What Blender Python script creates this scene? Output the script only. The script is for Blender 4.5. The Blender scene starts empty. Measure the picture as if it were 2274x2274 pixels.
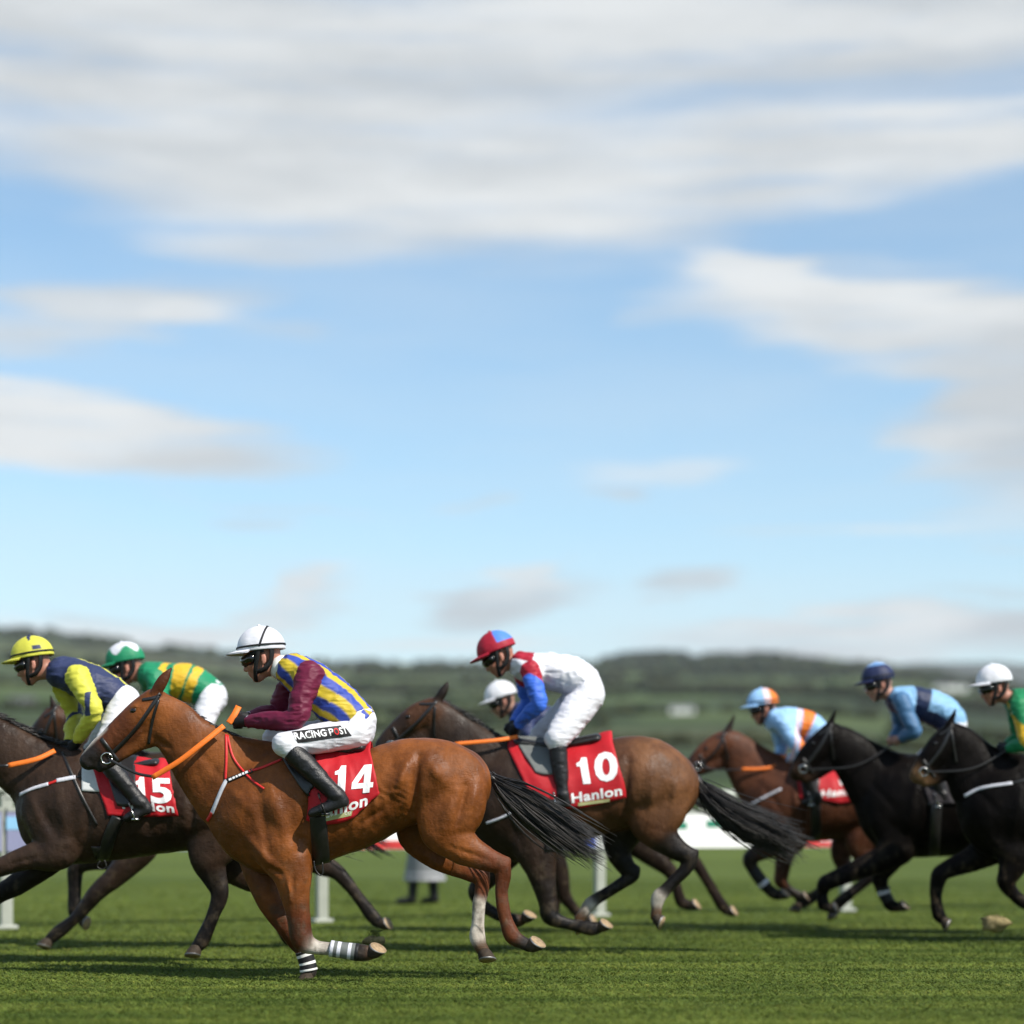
import bpy, bmesh, math, random
import numpy as np
from mathutils import Vector, Matrix
from mathutils.bvhtree import BVHTree

random.seed(7)
rng = np.random.default_rng(7)
sc = bpy.context.scene
COL = sc.collection
R = math.radians

# ------------------------------------------------------------------ camera, light, sky
F = 4663.0          # focal length in photo pixels (2274 wide)
CX, HY = 1137.0, 1834.0
CZ = 0.958          # camera height above the turf
cam_d = bpy.data.cameras.new("camera")
cam = bpy.data.objects.new("camera", cam_d)
COL.objects.link(cam)
cam.location = (0, 0, CZ)
cam.rotation_euler = (R(90), 0, 0)
cam_d.sensor_width = 36
cam_d.lens = 36 * F / 2274
cam_d.shift_y = (HY - 1137) / 2274
cam_d.clip_start = 0.1
cam_d.clip_end = 30000
cam_d.dof.use_dof = True
cam_d.dof.focus_distance = 13.0
cam_d.dof.aperture_fstop = 0.8
sc.camera = cam

SUN_DIR = Vector((0.53, -0.45, 0.72)).normalized()   # towards the sun
sun_d = bpy.data.lights.new("sun", 'SUN')
sun_d.energy = 5.0
sun_d.angle = R(0.5)
sun_d.color = (1.0, 0.94, 0.85)
sun = bpy.data.objects.new("sun", sun_d)
COL.objects.link(sun)
sun.location = (30, -20, 40)
sun.rotation_euler = SUN_DIR.to_track_quat('Z', 'Y').to_euler()

vs = sc.view_settings
vs.view_transform = 'Standard'
vs.look = 'None'
vs.exposure = 0.4
vs.gamma = 1.0
vs.use_curve_mapping = False

SKY_STRENGTH = 0.115
SKY_TINT = (0.96, 1.12, 1.12, 1.0)
CLOUD_WHITE, CLOUD_GREY = (5.55, 5.72, 5.78), (3.6, 3.86, 4.08)
world = bpy.data.worlds.new("World")
sc.world = world
world.use_nodes = True


class NT:
    """small helper to write node trees"""
    def __init__(s, tree):
        s.t = tree
        s.t.nodes.clear()

    def n(s, kind, **kw):
        nd = s.t.nodes.new(kind)
        for k, v in kw.items():
            setattr(nd, k, v)
        return nd

    def put(s, sock, v):
        if isinstance(v, bpy.types.NodeSocket):
            s.t.links.new(v, sock)
        elif v is not None:
            if hasattr(sock, "default_value"):
                try:
                    sock.default_value = v
                except Exception:
                    sock.default_value = tuple(v) + (1.0,)

    def math(s, op, a, b=None, c=None, clamp=False):
        nd = s.n('ShaderNodeMath', operation=op, use_clamp=clamp)
        s.put(nd.inputs[0], a); s.put(nd.inputs[1], b); s.put(nd.inputs[2], c)
        return nd.outputs[0]

    def vmath(s, op, a, b=None, scale=None):
        nd = s.n('ShaderNodeVectorMath', operation=op)
        s.put(nd.inputs[0], a); s.put(nd.inputs[1], b)
        if scale is not None:
            s.put(nd.inputs['Scale'], scale)
        return nd.outputs['Value'] if op in ('LENGTH', 'DISTANCE', 'DOT_PRODUCT') else nd.outputs[0]

    def mix(s, fac, a, b, mode='MIX'):
        nd = s.n('ShaderNodeMix', data_type='RGBA', blend_type=mode)
        s.put(nd.inputs[0], fac)
        s.put(nd.inputs[6], tuple(a) + (1.0,) if isinstance(a, tuple) and len(a) == 3 else a)
        s.put(nd.inputs[7], tuple(b) + (1.0,) if isinstance(b, tuple) and len(b) == 3 else b)
        return nd.outputs[2]

    def noise(s, vec, scale, detail=4, rough=0.55, dist=0.0, out=0):
        nd = s.n('ShaderNodeTexNoise')
        s.put(nd.inputs['Vector'], vec)
        nd.inputs['Scale'].default_value = scale
        nd.inputs['Detail'].default_value = detail
        nd.inputs['Roughness'].default_value = rough
        nd.inputs['Distortion'].default_value = dist
        return nd.outputs[out]

    def mapping(s, vec, loc=(0, 0, 0), rot=(0, 0, 0), scale=(1, 1, 1), kind='POINT'):
        nd = s.n('ShaderNodeMapping', vector_type=kind)
        s.put(nd.inputs[0], vec)
        nd.inputs['Location'].default_value = loc
        nd.inputs['Rotation'].default_value = rot
        nd.inputs['Scale'].default_value = scale
        return nd.outputs[0]

    def mrange(s, v, a, b, c=0.0, d=1.0, smooth=True):
        nd = s.n('ShaderNodeMapRange', interpolation_type='SMOOTHSTEP' if smooth else 'LINEAR')
        s.put(nd.inputs[0], v)
        for i, x in enumerate((a, b, c, d)):
            s.put(nd.inputs[i + 1], x)
        return nd.outputs[0]

    def ramp(s, fac, stops):
        nd = s.n('ShaderNodeValToRGB')
        s.put(nd.inputs[0], fac)
        el = nd.color_ramp.elements
        while len(el) < len(stops):
            el.new(0.5)
        for e, (p, c) in zip(el, stops):
            e.position = p
            e.color = tuple(c) + (1.0,)
        return nd.outputs[0]


def build_sky():
    g = NT(world.node_tree)
    out = g.n('ShaderNodeOutputWorld')
    bg = g.n('ShaderNodeBackground')
    bg.inputs['Strength'].default_value = SKY_STRENGTH
    sky = g.n('ShaderNodeTexSky', sky_type='NISHITA')
    sky.sun_disc = False
    sky.sun_elevation = math.asin(SUN_DIR.z)
    sky.sun_rotation = math.atan2(SUN_DIR.x, SUN_DIR.y)
    sky.altitude = 100
    sky.air_density = 1.0
    sky.dust_density = 0.35
    sky.ozone_density = 1.6
    tc = g.n('ShaderNodeTexCoord')
    d = tc.outputs['Generated']
    sep = g.n('ShaderNodeSeparateXYZ')
    g.put(sep.inputs[0], d)
    x, y, z = sep.outputs
    # azimuth (0 = straight ahead, + = right) and elevation, both in degrees
    az = g.math('MULTIPLY', g.math('ARCTAN2', x, y), 57.29578)
    el = g.math('MULTIPLY', g.math('ARCSINE', z), 57.29578)
    cmb = g.n('ShaderNodeCombineXYZ')
    g.put(cmb.inputs[0], az); g.put(cmb.inputs[1], el)
    p = cmb.outputs[0]
    # wisps: noise stretched along the wind
    ps = g.mapping(p, scale=(0.07, 0.55, 1))
    wn = g.noise(ps, 1.0, 6, 0.6, out=1)
    warp = g.vmath('MULTIPLY', g.vmath('SUBTRACT', wn, (0.5, 0.5, 0.5)), (7.0, 1.9, 0))
    pw = g.vmath('ADD', p, warp)
    ps2 = g.mapping(p, loc=(3.1, 7.7, 0), scale=(0.16, 1.7, 1))
    wn2 = g.noise(ps2, 1.0, 5, 0.6, out=1)
    pw = g.vmath('ADD', pw, g.vmath('MULTIPLY', g.vmath('SUBTRACT', wn2, (0.5, 0.5, 0.5)), (4.0, 1.2, 0)))

    def deg(px, py):  # 1932-wide picture pixel -> azimuth, elevation in degrees
        X = (px * 2274 / 1932 - CX) / F
        Z = (HY - py * 2274 / 1932) / F
        return math.degrees(math.atan(X)), math.degrees(math.atan(Z / math.sqrt(1 + X * X)))

    # cloud banks: centre, half sizes, tilt deg, softness, density, tone (0 grey .. 1 white)
    banks = [
        (250, 110, 900, 215, 4, 0.8, 1.0, .45), (1350, 60, 1200, 120, 0, 0.8, 1.0, .40), (760, 330, 640, 140, 4, 0.8, 1.0, .55), (900, 400, 420, 62, 5, 0.9, .8, .85),
        (1500, 300, 700, 92, -4, 0.75, 1.0, .60), (500, 440, 300, 56, 4, 0.9, 0.75, .7), (350, 330, 300, 30, 3, 1.0, .6, .85), (1000, 20, 300, 22, 0, 1.0, .6, .85),
        (1760, 620, 430, 105, 12, 0.7, 1.0, .6), (1480, 505, 190, 24, 8, 0.8, 0.9, .95), (1650, 560, 260, 40, 14, 0.9, .8, .95), (1960, 800, 210, 170, -25, 0.8, 0.95, .35), (1930, 720, 150, 90, 0, .8, .9, .5), (1860, 840, 120, 28, -4, .9, .7, .8),
        (130, 600, 330, 62, -8, 0.8, 0.9, .35), (340, 590, 150, 16, 2, 1.0, .6, .8), (130, 815, 390, 76, 4, 0.6, 1.0, .62), (90, 760, 250, 34, 6, .8, .9, 1.0), (400, 880, 170, 28, 0, 1.0, 0.6, .4),
        (560, 620, 100, 22, 0, 1.0, 0.3, .5), (1270, 595, 80, 22, -10, 1.0, 0.35, .6), (1230, 890, 150, 16, -2, 1.0, 0.5, .9), (1170, 930, 60, 12, 0, 1.0, 0.6, .2), (930, 955, 60, 14, -6, 1.0, 0.4, .3),
        (1650, 990, 320, 9, -1, 1.0, 0.6, .95), (540, 965, 200, 12, 4, 1.0, 0.4, .4), (450, 990, 130, 14, 0, 1.0, .4, .3),
        (300, 1185, 330, 24, 2, 1.0, 0.8, .95), (480, 1150, 230, 30, -14, 0.8, 0.8, .45), (580, 1105, 120, 20, -18, .8, .85, .85), (170, 1145, 120, 14, 0, 1.0, 0.6, .1),
        (940, 1135, 200, 34, -8, 0.8, 0.9, .05), (1010, 1095, 90, 20, -14, .8, .8, .8), (850, 1215, 200, 22, 0, 1.0, 0.8, .95), (1280, 1112, 85, 24, -4, 0.8, 0.85, .0),
        (1640, 1190, 420, 44, -2, 0.8, 0.95, .35), (1700, 1170, 130, 22, -2, .8, .9, 1.0), (1900, 1190, 160, 40, 0, .9, .8, .0), (1500, 1170, 110, 14, 0, 1.0, .6, .8), (1850, 1120, 150, 8, 2, 1.0, 0.5, .1), (1900, 1040, 90, 9, 0, 1.0, .5, .2),
    ]
    # thin veil of high cloud, thicker low down
    veil = g.mrange(g.noise(g.mapping(p, loc=(7, 1, 0), scale=(0.05, 0.3, 1)), 1.0, 5, 0.6), 0.3, 0.72, 0.04, 0.26)
    veil = g.math('ADD', veil, g.mrange(el, 10.0, 2.5, 0.0, 0.36))
    base = g.n('ShaderNodeMix', data_type='RGBA', blend_type='MULTIPLY')
    base.inputs[0].default_value = 1.0
    g.put(base.inputs[6], sky.outputs[0])
    base.inputs[7].default_value = SKY_TINT
    col = g.mix(veil, base.outputs[2], (4.7, 5.3, 5.75))
    st = g.noise(g.mapping(p, loc=(11, 5, 0), scale=(0.10, 1.5, 1)), 1.0, 6, 0.64)
    st = g.mrange(st, 0.27, 0.55, 0.42, 1.0)
    th = g.noise(g.mapping(p, loc=(2, 9, 0), scale=(0.10, 0.5, 1)), 1.0, 6, 0.6)
    th = g.mrange(th, 0.34, 0.66, -0.32, 0.32)
    away = g.math('MAXIMUM', g.mrange(g.math('ABSOLUTE', az), 14, 21), g.mrange(el, 20, 27))
    here = g.math('MULTIPLY', st, g.mrange(away, 0, 1, 1.0, 0.3))
    for (cx, cy, sx, sy, tilt, soft, dens, tone) in banks:
        a, e = deg(cx, cy)
        k = 2274 / 1932 / F * 57.3
        m = g.mapping(pw, loc=(a, e, 0), rot=(0, 0, R(-tilt)), scale=(sx * k, sy * k, 1), kind='TEXTURE')
        v = g.mrange(g.vmath('LENGTH', m), 1.0 + 0.35 * soft, 1.0 - 0.6 * soft, 0.0, dens)
        f = g.math('ADD', th, tone, clamp=True)
        col = g.mix(g.math('MULTIPLY', v, here), col, g.mix(f, CLOUD_GREY, CLOUD_WHITE))
    # the same broken, streaked cover goes on all round and overhead
    gn = g.noise(g.mapping(p, loc=(40, 3, 0), scale=(0.028, 0.085, 1)), 1.0, 7, 0.58, 0.3)
    gen = g.math('MULTIPLY', g.mrange(gn, 0.49, 0.66), away)
    col = g.mix(gen, col, g.mix(g.math('ADD', th, .5, clamp=True), CLOUD_GREY, CLOUD_WHITE))
    g.put(bg.inputs['Color'], col)
    g.t.links.new(bg.outputs[0], out.inputs[0])


build_sky()


# ------------------------------------------------------------------ helpers
def W(px, py, D, dy=0.0):
    """point seen at photo pixel (px, py) standing D + dy metres in front of the camera"""
    Y = D + dy
    return np.array([(px - CX) * Y / F, Y, CZ - (py - HY) * Y / F])


def tag(o, label=None, cat=None, group=None, kind=None):
    if label: o["label"] = label
    if cat: o["category"] = cat
    if group: o["group"] = group
    if kind: o["kind"] = kind
    return o


def empty(name, loc, label, cat, group=None):
    o = bpy.data.objects.new(name, None)
    COL.objects.link(o)
    o.location = loc
    o.empty_display_size = 0.2
    return tag(o, label, cat, group)


def mesh_obj(name, verts, faces, mat, parent=None, smooth=True, cols=None, mats=None, midx=None):
    me = bpy.data.meshes.new(name)
    verts = np.asarray(verts, dtype=np.float64)
    if parent is not None:
        off = np.array(world_loc(parent))
        verts = verts - off
    if isinstance(faces, np.ndarray):
        nf, k = faces.shape
        me.vertices.add(len(verts))
        me.vertices.foreach_set("co", verts.astype(np.float32).ravel())
        me.loops.add(nf * k)
        me.loops.foreach_set("vertex_index", faces.astype(np.int32).ravel())
        me.polygons.add(nf)
        me.polygons.foreach_set("loop_start", np.arange(0, nf * k, k, dtype=np.int32))
        me.polygons.foreach_set("loop_total", np.full(nf, k, dtype=np.int32))
        me.update(calc_edges=True)
    else:
        me.from_pydata([tuple(v) for v in verts], [], [tuple(f) for f in faces])
    me.validate()
    if smooth:
        me.polygons.foreach_set("use_smooth", np.ones(len(me.polygons), dtype=bool))
    if cols is not None:
        at = me.color_attributes.new("col", 'FLOAT_COLOR', 'POINT')
        c4 = np.ones((len(verts), 4), dtype=np.float32)
        c4[:, :3] = cols
        at.data.foreach_set("color", c4.ravel())
    for m in (mats or [mat]):
        me.materials.append(m)
    if midx is not None:
        me.polygons.foreach_set("material_index", np.asarray(midx, dtype=np.int32))
    o = bpy.data.objects.new(name, me)
    COL.objects.link(o)
    if parent is not None:
        o.parent = parent
    return o


def world_loc(o):
    v = Vector((0, 0, 0))
    while o is not None:
        v = v + o.location
        o = o.parent
    return v


class MB:
    """collects simple shapes into one mesh"""
    def __init__(s):
        s.v, s.f, s.m = [], [], []

    def add(s, v, f, m=0):
        b = len(s.v)
        s.v += [tuple(p) for p in v]
        s.f += [tuple(i + b for i in q) for q in f]
        s.m += [m] * len(f)

    def box(s, c, d, ang=0.0, m=0):
        ca, sa = math.cos(ang), math.sin(ang)
        v = []
        for z in (-1, 1):
            for (a, b) in ((-1, -1), (1, -1), (1, 1), (-1, 1)):
                lx, ly = a * d[0] / 2, b * d[1] / 2
                v.append((c[0] + lx * ca - ly * sa, c[1] + lx * sa + ly * ca, c[2] + z * d[2] / 2))
        s.add(v, [(0, 3, 2, 1), (4, 5, 6, 7), (0, 1, 5, 4), (1, 2, 6, 5), (2, 3, 7, 6), (3, 0, 4, 7)], m)

    def tube(s, pts, rad, n=8, m=0, cap=True):
        pts = [np.array(p, float) for p in pts]
        if not hasattr(rad, "__len__"):
            rad = [rad] * len(pts)
        v, f = [], []
        for i, p in enumerate(pts):
            t = pts[min(i + 1, len(pts) - 1)] - pts[max(i - 1, 0)]
            t = t / (np.linalg.norm(t) + 1e-9)
            u = np.cross(t, [0, 0, 1.0] if abs(t[2]) < 0.9 else [0, 1.0, 0])
            u /= np.linalg.norm(u) + 1e-9
            w = np.cross(t, u)
            for k in range(n):
                a = 2 * math.pi * k / n
                v.append(p + rad[i] * (math.cos(a) * u + math.sin(a) * w))
        for i in range(len(pts) - 1):
            for k in range(n):
                k2 = (k + 1) % n
                f.append((i * n + k, i * n + k2, (i + 1) * n + k2, (i + 1) * n + k))
        if cap:
            f.append(tuple(range(n))[::-1])
            f.append(tuple((len(pts) - 1) * n + k for k in range(n)))
        s.add(v, f, m)

    def ribbon(s, pts, nrm, width, thick, m=0):
        """flat strap: pts with surface normals"""
        pts = [np.array(p, float) for p in pts]
        if not hasattr(width, "__len__"):
            width = [width] * len(pts)
        v, f = [], []
        for i, p in enumerate(pts):
            t = pts[min(i + 1, len(pts) - 1)] - pts[max(i - 1, 0)]
            t = t / (np.linalg.norm(t) + 1e-9)
            nn = np.array(nrm[i], float)
            nn = nn - t * nn.dot(t)
            nn /= np.linalg.norm(nn) + 1e-9
            sd = np.cross(t, nn)
            w = width[i] / 2
            v += [p + sd * w, p - sd * w, p - sd * w * 0.9 + nn * thick, p + sd * w * 0.9 + nn * thick]
        n = len(pts)
        for i in range(n - 1):
            for k in range(4):
                k2 = (k + 1) % 4
                f.append((i * 4 + k, i * 4 + k2, (i + 1) * 4 + k2, (i + 1) * 4 + k))
        f.append((3, 2, 1, 0)); f.append(tuple((n - 1) * 4 + k for k in range(4)))
        s.add(v, f, m)

    def ball(s, c, r, nu=12, nv=8, m=0):
        if not hasattr(r, "__len__"):
            r = (r, r, r)
        v = [(c[0], c[1], c[2] + r[2])]
        for i in range(1, nv):
            th = math.pi * i / nv
            for k in range(nu):
                a = 2 * math.pi * k / nu
                v.append((c[0] + r[0] * math.sin(th) * math.cos(a), c[1] + r[1] * math.sin(th) * math.sin(a), c[2] + r[2] * math.cos(th)))
        v.append((c[0], c[1], c[2] - r[2]))
        f = [(0, 1 + k, 1 + (k + 1) % nu) for k in range(nu)]
        for i in range(nv - 2):
            for k in range(nu):
                a = 1 + i * nu
                f.append((a + k, a + nu + k, a + nu + (k + 1) % nu, a + (k + 1) % nu))
        e = 1 + (nv - 2) * nu
        f += [(e + k, len(v) - 1, e + (k + 1) % nu) for k in range(nu)]
        s.add(v, f, m)

    def build(s, name, mat, parent=None, smooth=True, mats=None, cols=None):
        return mesh_obj(name, s.v, s.f, mat, parent, smooth, cols=cols, mats=mats, midx=s.m if mats else None)


def catmull(P, n):
    """Catmull-Rom resample of station rows"""
    P = np.asarray(P, float)
    if len(P) < 3:
        ts = np.linspace(0, 1, n + 1)[:, None]
        return P[0] * (1 - ts) + P[1] * ts if len(P) == 2 else P
    Q = np.vstack([2 * P[0] - P[1], P, 2 * P[-1] - P[-2]])
    out = []
    for i in range(1, len(Q) - 2):
        p0, p1, p2, p3 = Q[i - 1], Q[i], Q[i + 1], Q[i + 2]
        for t in np.linspace(0, 1, n, endpoint=False):
            out.append(0.5 * (2 * p1 + (p2 - p0) * t + (2 * p0 - 5 * p1 + 4 * p2 - p3) * t * t + (3 * p1 - p0 - 3 * p2 + p3) * t ** 3))
    out.append(P[-1])
    return np.array(out)


def vnoise(p, seed=0):
    """value noise in [-1, 1] for (N, 3) points"""
    i = np.floor(p).astype(np.int64)
    f = p - i
    f = f * f * (3 - 2 * f)
    def h(a, b, c):
        n = (a * 374761393 + b * 668265263 + c * 2147483647 + seed * 144665) & 0xFFFFFFFF
        n = ((n ^ (n >> 13)) * 1274126177) & 0xFFFFFFFF
        n = n ^ (n >> 16)
        return (n & 0xFFFF) / 32767.5 - 1
    r = 0
    for a in (0, 1):
        for b in (0, 1):
            for c in (0, 1):
                w = (f[:, 0] if a else 1 - f[:, 0]) * (f[:, 1] if b else 1 - f[:, 1]) * (f[:, 2] if c else 1 - f[:, 2])
                r = r + w * h(i[:, 0] + a, i[:, 1] + b, i[:, 2] + c)
    return r


class Field:
    """signed distance field on a grid -> one continuous skin (surface nets)"""
    def __init__(s, lo, hi, h):
        s.lo, s.h = np.array(lo, float), h
        n = np.ceil((np.array(hi) - s.lo) / h).astype(int) + 1
        s.ax = [(s.lo[i] + h * np.arange(n[i])).astype(np.float32) for i in range(3)]
        s.v = np.full(n, 1.0, dtype=np.float32)
        s.chains = []

    def _sl(s, lo, hi):
        out = []
        for i in range(3):
            a = max(0, int(math.floor((lo[i] - s.lo[i]) / s.h)))
            b = min(s.v.shape[i], int(math.ceil((hi[i] - s.lo[i]) / s.h)) + 1)
            if b <= a:
                return None
            out.append(slice(a, b))
        return tuple(out)

    def _seg(s, sl, a, b, ra, rb, qa, qb):
        X = s.ax[0][sl[0]][:, None, None] - np.float32(a[0])
        Y = s.ax[1][sl[1]][None, :, None] - np.float32(a[1])
        Z = s.ax[2][sl[2]][None, None, :] - np.float32(a[2])
        d = b - a
        L2 = float(d.dot(d)) + 1e-12
        t = np.clip((X * np.float32(d[0]) + Y * np.float32(d[1]) + Z * np.float32(d[2])) / np.float32(L2), 0, 1)
        dx = X - np.float32(d[0]) * t
        dy = (Y - np.float32(d[1]) * t) / (np.float32(qa) + np.float32(qb - qa) * t)
        dz = Z - np.float32(d[2]) * t
        return np.sqrt(dx * dx + dy * dy + dz * dz) - (np.float32(ra) + np.float32(rb - ra) * t)

    def chain(s, st, k=0.03, sub=4, name=None, cols=None, op='add'):
        """st rows: x y z r q"""
        st = np.asarray(st, float)
        s.chains.append((name, st, cols))
        P = catmull(st, sub) if len(st) > 2 else st
        if len(P) == 1:
            P = np.vstack([P, P + [1e-4, 0, 0, 0, 0]])
        pad = k + 3 * s.h
        rad = np.maximum(P[:, 3], P[:, 3] * P[:, 4])
        lo = (P[:, :3] - rad[:, None]).min(0) - pad
        hi = (P[:, :3] + rad[:, None]).max(0) + pad
        S = s._sl(lo, hi)
        if S is None:
            return
        tmp = np.full(s.v[S].shape, 1.0, dtype=np.float32)
        off = [S[i].start for i in range(3)]
        for i in range(len(P) - 1):
            a, b = P[i], P[i + 1]
            r2 = max(a[3] * max(1, a[4]), b[3] * max(1, b[4])) + pad
            sl = s._sl(np.minimum(a[:3], b[:3]) - r2, np.maximum(a[:3], b[:3]) + r2)
            if sl is None:
                continue
            sl = tuple(slice(max(sl[j].start, S[j].start), min(sl[j].stop, S[j].stop)) for j in range(3))
            if any(q.stop <= q.start for q in sl):
                continue
            d = s._seg(sl, a[:3], b[:3], a[3], b[3], a[4], b[4])
            ls = tuple(slice(sl[j].start - off[j], sl[j].stop - off[j]) for j in range(3))
            np.minimum(tmp[ls], d, out=tmp[ls])
        cur = s.v[S]
        k = np.float32(k)
        if op == 'add':
            h = np.clip(0.5 + 0.5 * (cur - tmp) / k, 0, 1)
            s.v[S] = cur * (1 - h) + tmp * h - k * h * (1 - h)
        else:
            h = np.clip(0.5 - 0.5 * (cur + tmp) / k, 0, 1)
            s.v[S] = cur * (1 - h) - tmp * h + k * h * (1 - h)
            s.chains.pop()

    def bump(s, a, b, sig, amp):
        """raise (amp > 0) or groove (amp < 0) the skin along a segment"""
        a, b = np.array(a, float), np.array(b, float)
        sl = s._sl(np.minimum(a, b) - 2.6 * sig, np.maximum(a, b) + 2.6 * sig)
        if sl is None:
            return
        d = s._seg(sl, a, b, 0, 0, 1, 1)
        s.v[sl] -= np.float32(amp) * np.exp(-(d / np.float32(sig)) ** 2)

    def crease(s, a, b, sig, amp):
        """the same, followed across the whole flank whatever its depth"""
        a, b = np.array(a, float), np.array(b, float)
        lo, hi = np.minimum(a, b) - 2.6 * sig, np.maximum(a, b) + 2.6 * sig
        lo[1], hi[1] = s.ax[1][0], s.ax[1][-1]
        sl = s._sl(lo, hi)
        if sl is None:
            return
        X = s.ax[0][sl[0]][:, None]; Z = s.ax[2][sl[2]][None, :]
        dx, dz = b[0] - a[0], b[2] - a[2]
        L2 = dx * dx + dz * dz + 1e-9
        t = ((X - a[0]) * dx + (Z - a[2]) * dz) / L2
        tc = np.clip(t, 0, 1)
        d2 = (X - a[0] - dx * tc) ** 2 + (Z - a[2] - dz * tc) ** 2
        w = np.exp(-d2 / sig ** 2) * (0.35 + 0.65 * np.sin(np.pi * np.clip(t, 0.08, 0.92)))
        s.v[sl] -= (amp * w).astype(np.float32)[:, None, :]

    def cut(s, p, n, rad):
        """flatten an end: removes what lies beyond plane (p, n) within rad"""
        p = np.array(p, float); n = np.array(n, float); n /= np.linalg.norm(n)
        sl = s._sl(p - rad, p + rad)
        X = s.ax[0][sl[0]][:, None, None] - p[0]
        Y = s.ax[1][sl[1]][None, :, None] - p[1]
        Z = s.ax[2][sl[2]][None, None, :] - p[2]
        pl = (X * n[0] + Y * n[1] + Z * n[2]).astype(np.float32)
        near = (X * X + Y * Y + Z * Z) < rad * rad
        s.v[sl] = np.where(near & (pl > s.v[sl]), pl, s.v[sl])

    def mesh(s, smooth=3):
        v = s.v
        v[0], v[-1], v[:, 0], v[:, -1], v[:, :, 0], v[:, :, -1] = 1, 1, 1, 1, 1, 1
        ins = v < 0
        n = np.array(v.shape) - 1
        cnt = np.zeros(n, np.int8)
        for a in (0, 1):
            for b in (0, 1):
                for c in (0, 1):
                    cnt += ins[a:a + n[0], b:b + n[1], c:c + n[2]]
        act = np.argwhere((cnt > 0) & (cnt < 8))
        idx = np.full(n, -1, np.int32)
        idx[act[:, 0], act[:, 1], act[:, 2]] = np.arange(len(act))
        cv = {}
        for a in (0, 1):
            for b in (0, 1):
                for c in (0, 1):
                    cv[a, b, c] = v[act[:, 0] + a, act[:, 1] + b, act[:, 2] + c]
        acc = np.zeros((len(act), 3)); wn = np.zeros(len(act))
        for e in range(3):
            o1, o2 = [i for i in range(3) if i != e]
            for p in (0, 1):
                for q in (0, 1):
                    c0 = [0, 0, 0]; c0[o1] = p; c0[o2] = q
                    c1 = list(c0); c1[e] = 1
                    a, b = cv[tuple(c0)], cv[tuple(c1)]
                    m = (a < 0) != (b < 0)
                    t = np.where(m, a / np.where(m, a - b, 1), 0)
                    pt = np.tile(np.array(c0, float), (len(act), 1))
                    pt[:, e] = t
                    acc[m] += pt[m]; wn[m] += 1
        V = s.lo + s.h * (act + acc / wn[:, None])
        quads = []
        for e in range(3):
            o1, o2 = [i for i in range(3) if i != e]
            A = [slice(None)] * 3; B = [slice(None)] * 3
            A[e] = slice(0, -1); B[e] = slice(1, None)
            ia, ib = ins[tuple(A)], ins[tuple(B)]
            E = np.argwhere(ia != ib)
            ok = (E[:, o1] > 0) & (E[:, o2] > 0) & (E[:, o1] < v.shape[o1] - 1) & (E[:, o2] < v.shape[o2] - 1)
            E = E[ok]
            fl = ia[E[:, 0], E[:, 1], E[:, 2]]
            def cell(d1, d2):
                C = E.copy(); C[:, o1] += d1; C[:, o2] += d2
                return idx[C[:, 0], C[:, 1], C[:, 2]]
            q = np.stack([cell(-1, -1), cell(0, -1), cell(0, 0), cell(-1, 0)], 1)
            flip = fl if e != 1 else ~fl
            q[~flip] = q[~flip][:, ::-1]
            quads.append(q)
        Q = np.vstack(quads)
        Q = Q[(Q >= 0).all(1)]
        V = relax(V, Q, smooth)
        return V, Q


def relax(V, Q, it):
    N = len(V)
    i = Q.ravel(); j = np.roll(Q, -1, 1).ravel()
    deg = np.bincount(i, minlength=N) + np.bincount(j, minlength=N)
    deg = np.maximum(deg, 1)
    for k in range(it * 2):
        S = np.empty_like(V)
        for c in range(3):
            S[:, c] = np.bincount(i, V[j, c], N) + np.bincount(j, V[i, c], N)
        lam = 0.55 if k % 2 == 0 else -0.45
        V = V + lam * (S / deg[:, None] - V)
    return V


def vnormals(V, Q):
    n = np.cross(V[Q[:, 2]] - V[Q[:, 0]], V[Q[:, 3]] - V[Q[:, 1]])
    N = np.zeros_like(V)
    for k in range(4):
        for c in range(3):
            N[:, c] += np.bincount(Q[:, k], n[:, c], len(V))
    return N / (np.linalg.norm(N, axis=1)[:, None] + 1e-12)


def chain_info(V, chains):
    """for every vertex: distance to, and position along, each chain"""
    D = np.full((len(chains), len(V)), 9.0); T = np.zeros((len(chains), len(V)))
    for ci, (nm, st, cols) in enumerate(chains):
        if len(st) == 1:
            D[ci] = np.linalg.norm(V - st[0, :3], axis=1) - st[0, 3]
            continue
        for i in range(len(st) - 1):
            a, b = st[i], st[i + 1]
            d = b[:3] - a[:3]
            t = np.clip((V - a[:3]).dot(d) / (d.dot(d) + 1e-12), 0, 1)
            e = V - a[:3] - t[:, None] * d
            q = a[4] + (b[4] - a[4]) * t
            dd = np.sqrt(e[:, 0] ** 2 + e[:, 2] ** 2 + (e[:, 1] / q) ** 2) - (a[3] + (b[3] - a[3]) * t)
            m = dd < D[ci]
            D[ci][m] = dd[m]; T[ci][m] = (i + t)[m]
    return D, T


def bvh(V, Q):
    return BVHTree.FromPolygons([tuple(p) for p in V], [tuple(int(k) for k in q) for q in Q])


CAM = Vector((0, 0, CZ))


def ray(tree, px, py, D):
    """near-side surface point under a photo pixel -> point, outward normal"""
    t = Vector(W(px, py, D))
    d = (t - CAM).normalized()
    o = CAM + d * (D - 1.4)
    loc, n, i, dist = tree.ray_cast(o, d, 3.0)
    if loc is None:
        loc, n, i, dist = tree.find_nearest(t + Vector((0, -0.35, 0)))
    if n.dot(d) > 0:
        n = -n
    return np.array(loc), np.array(n)


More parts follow.
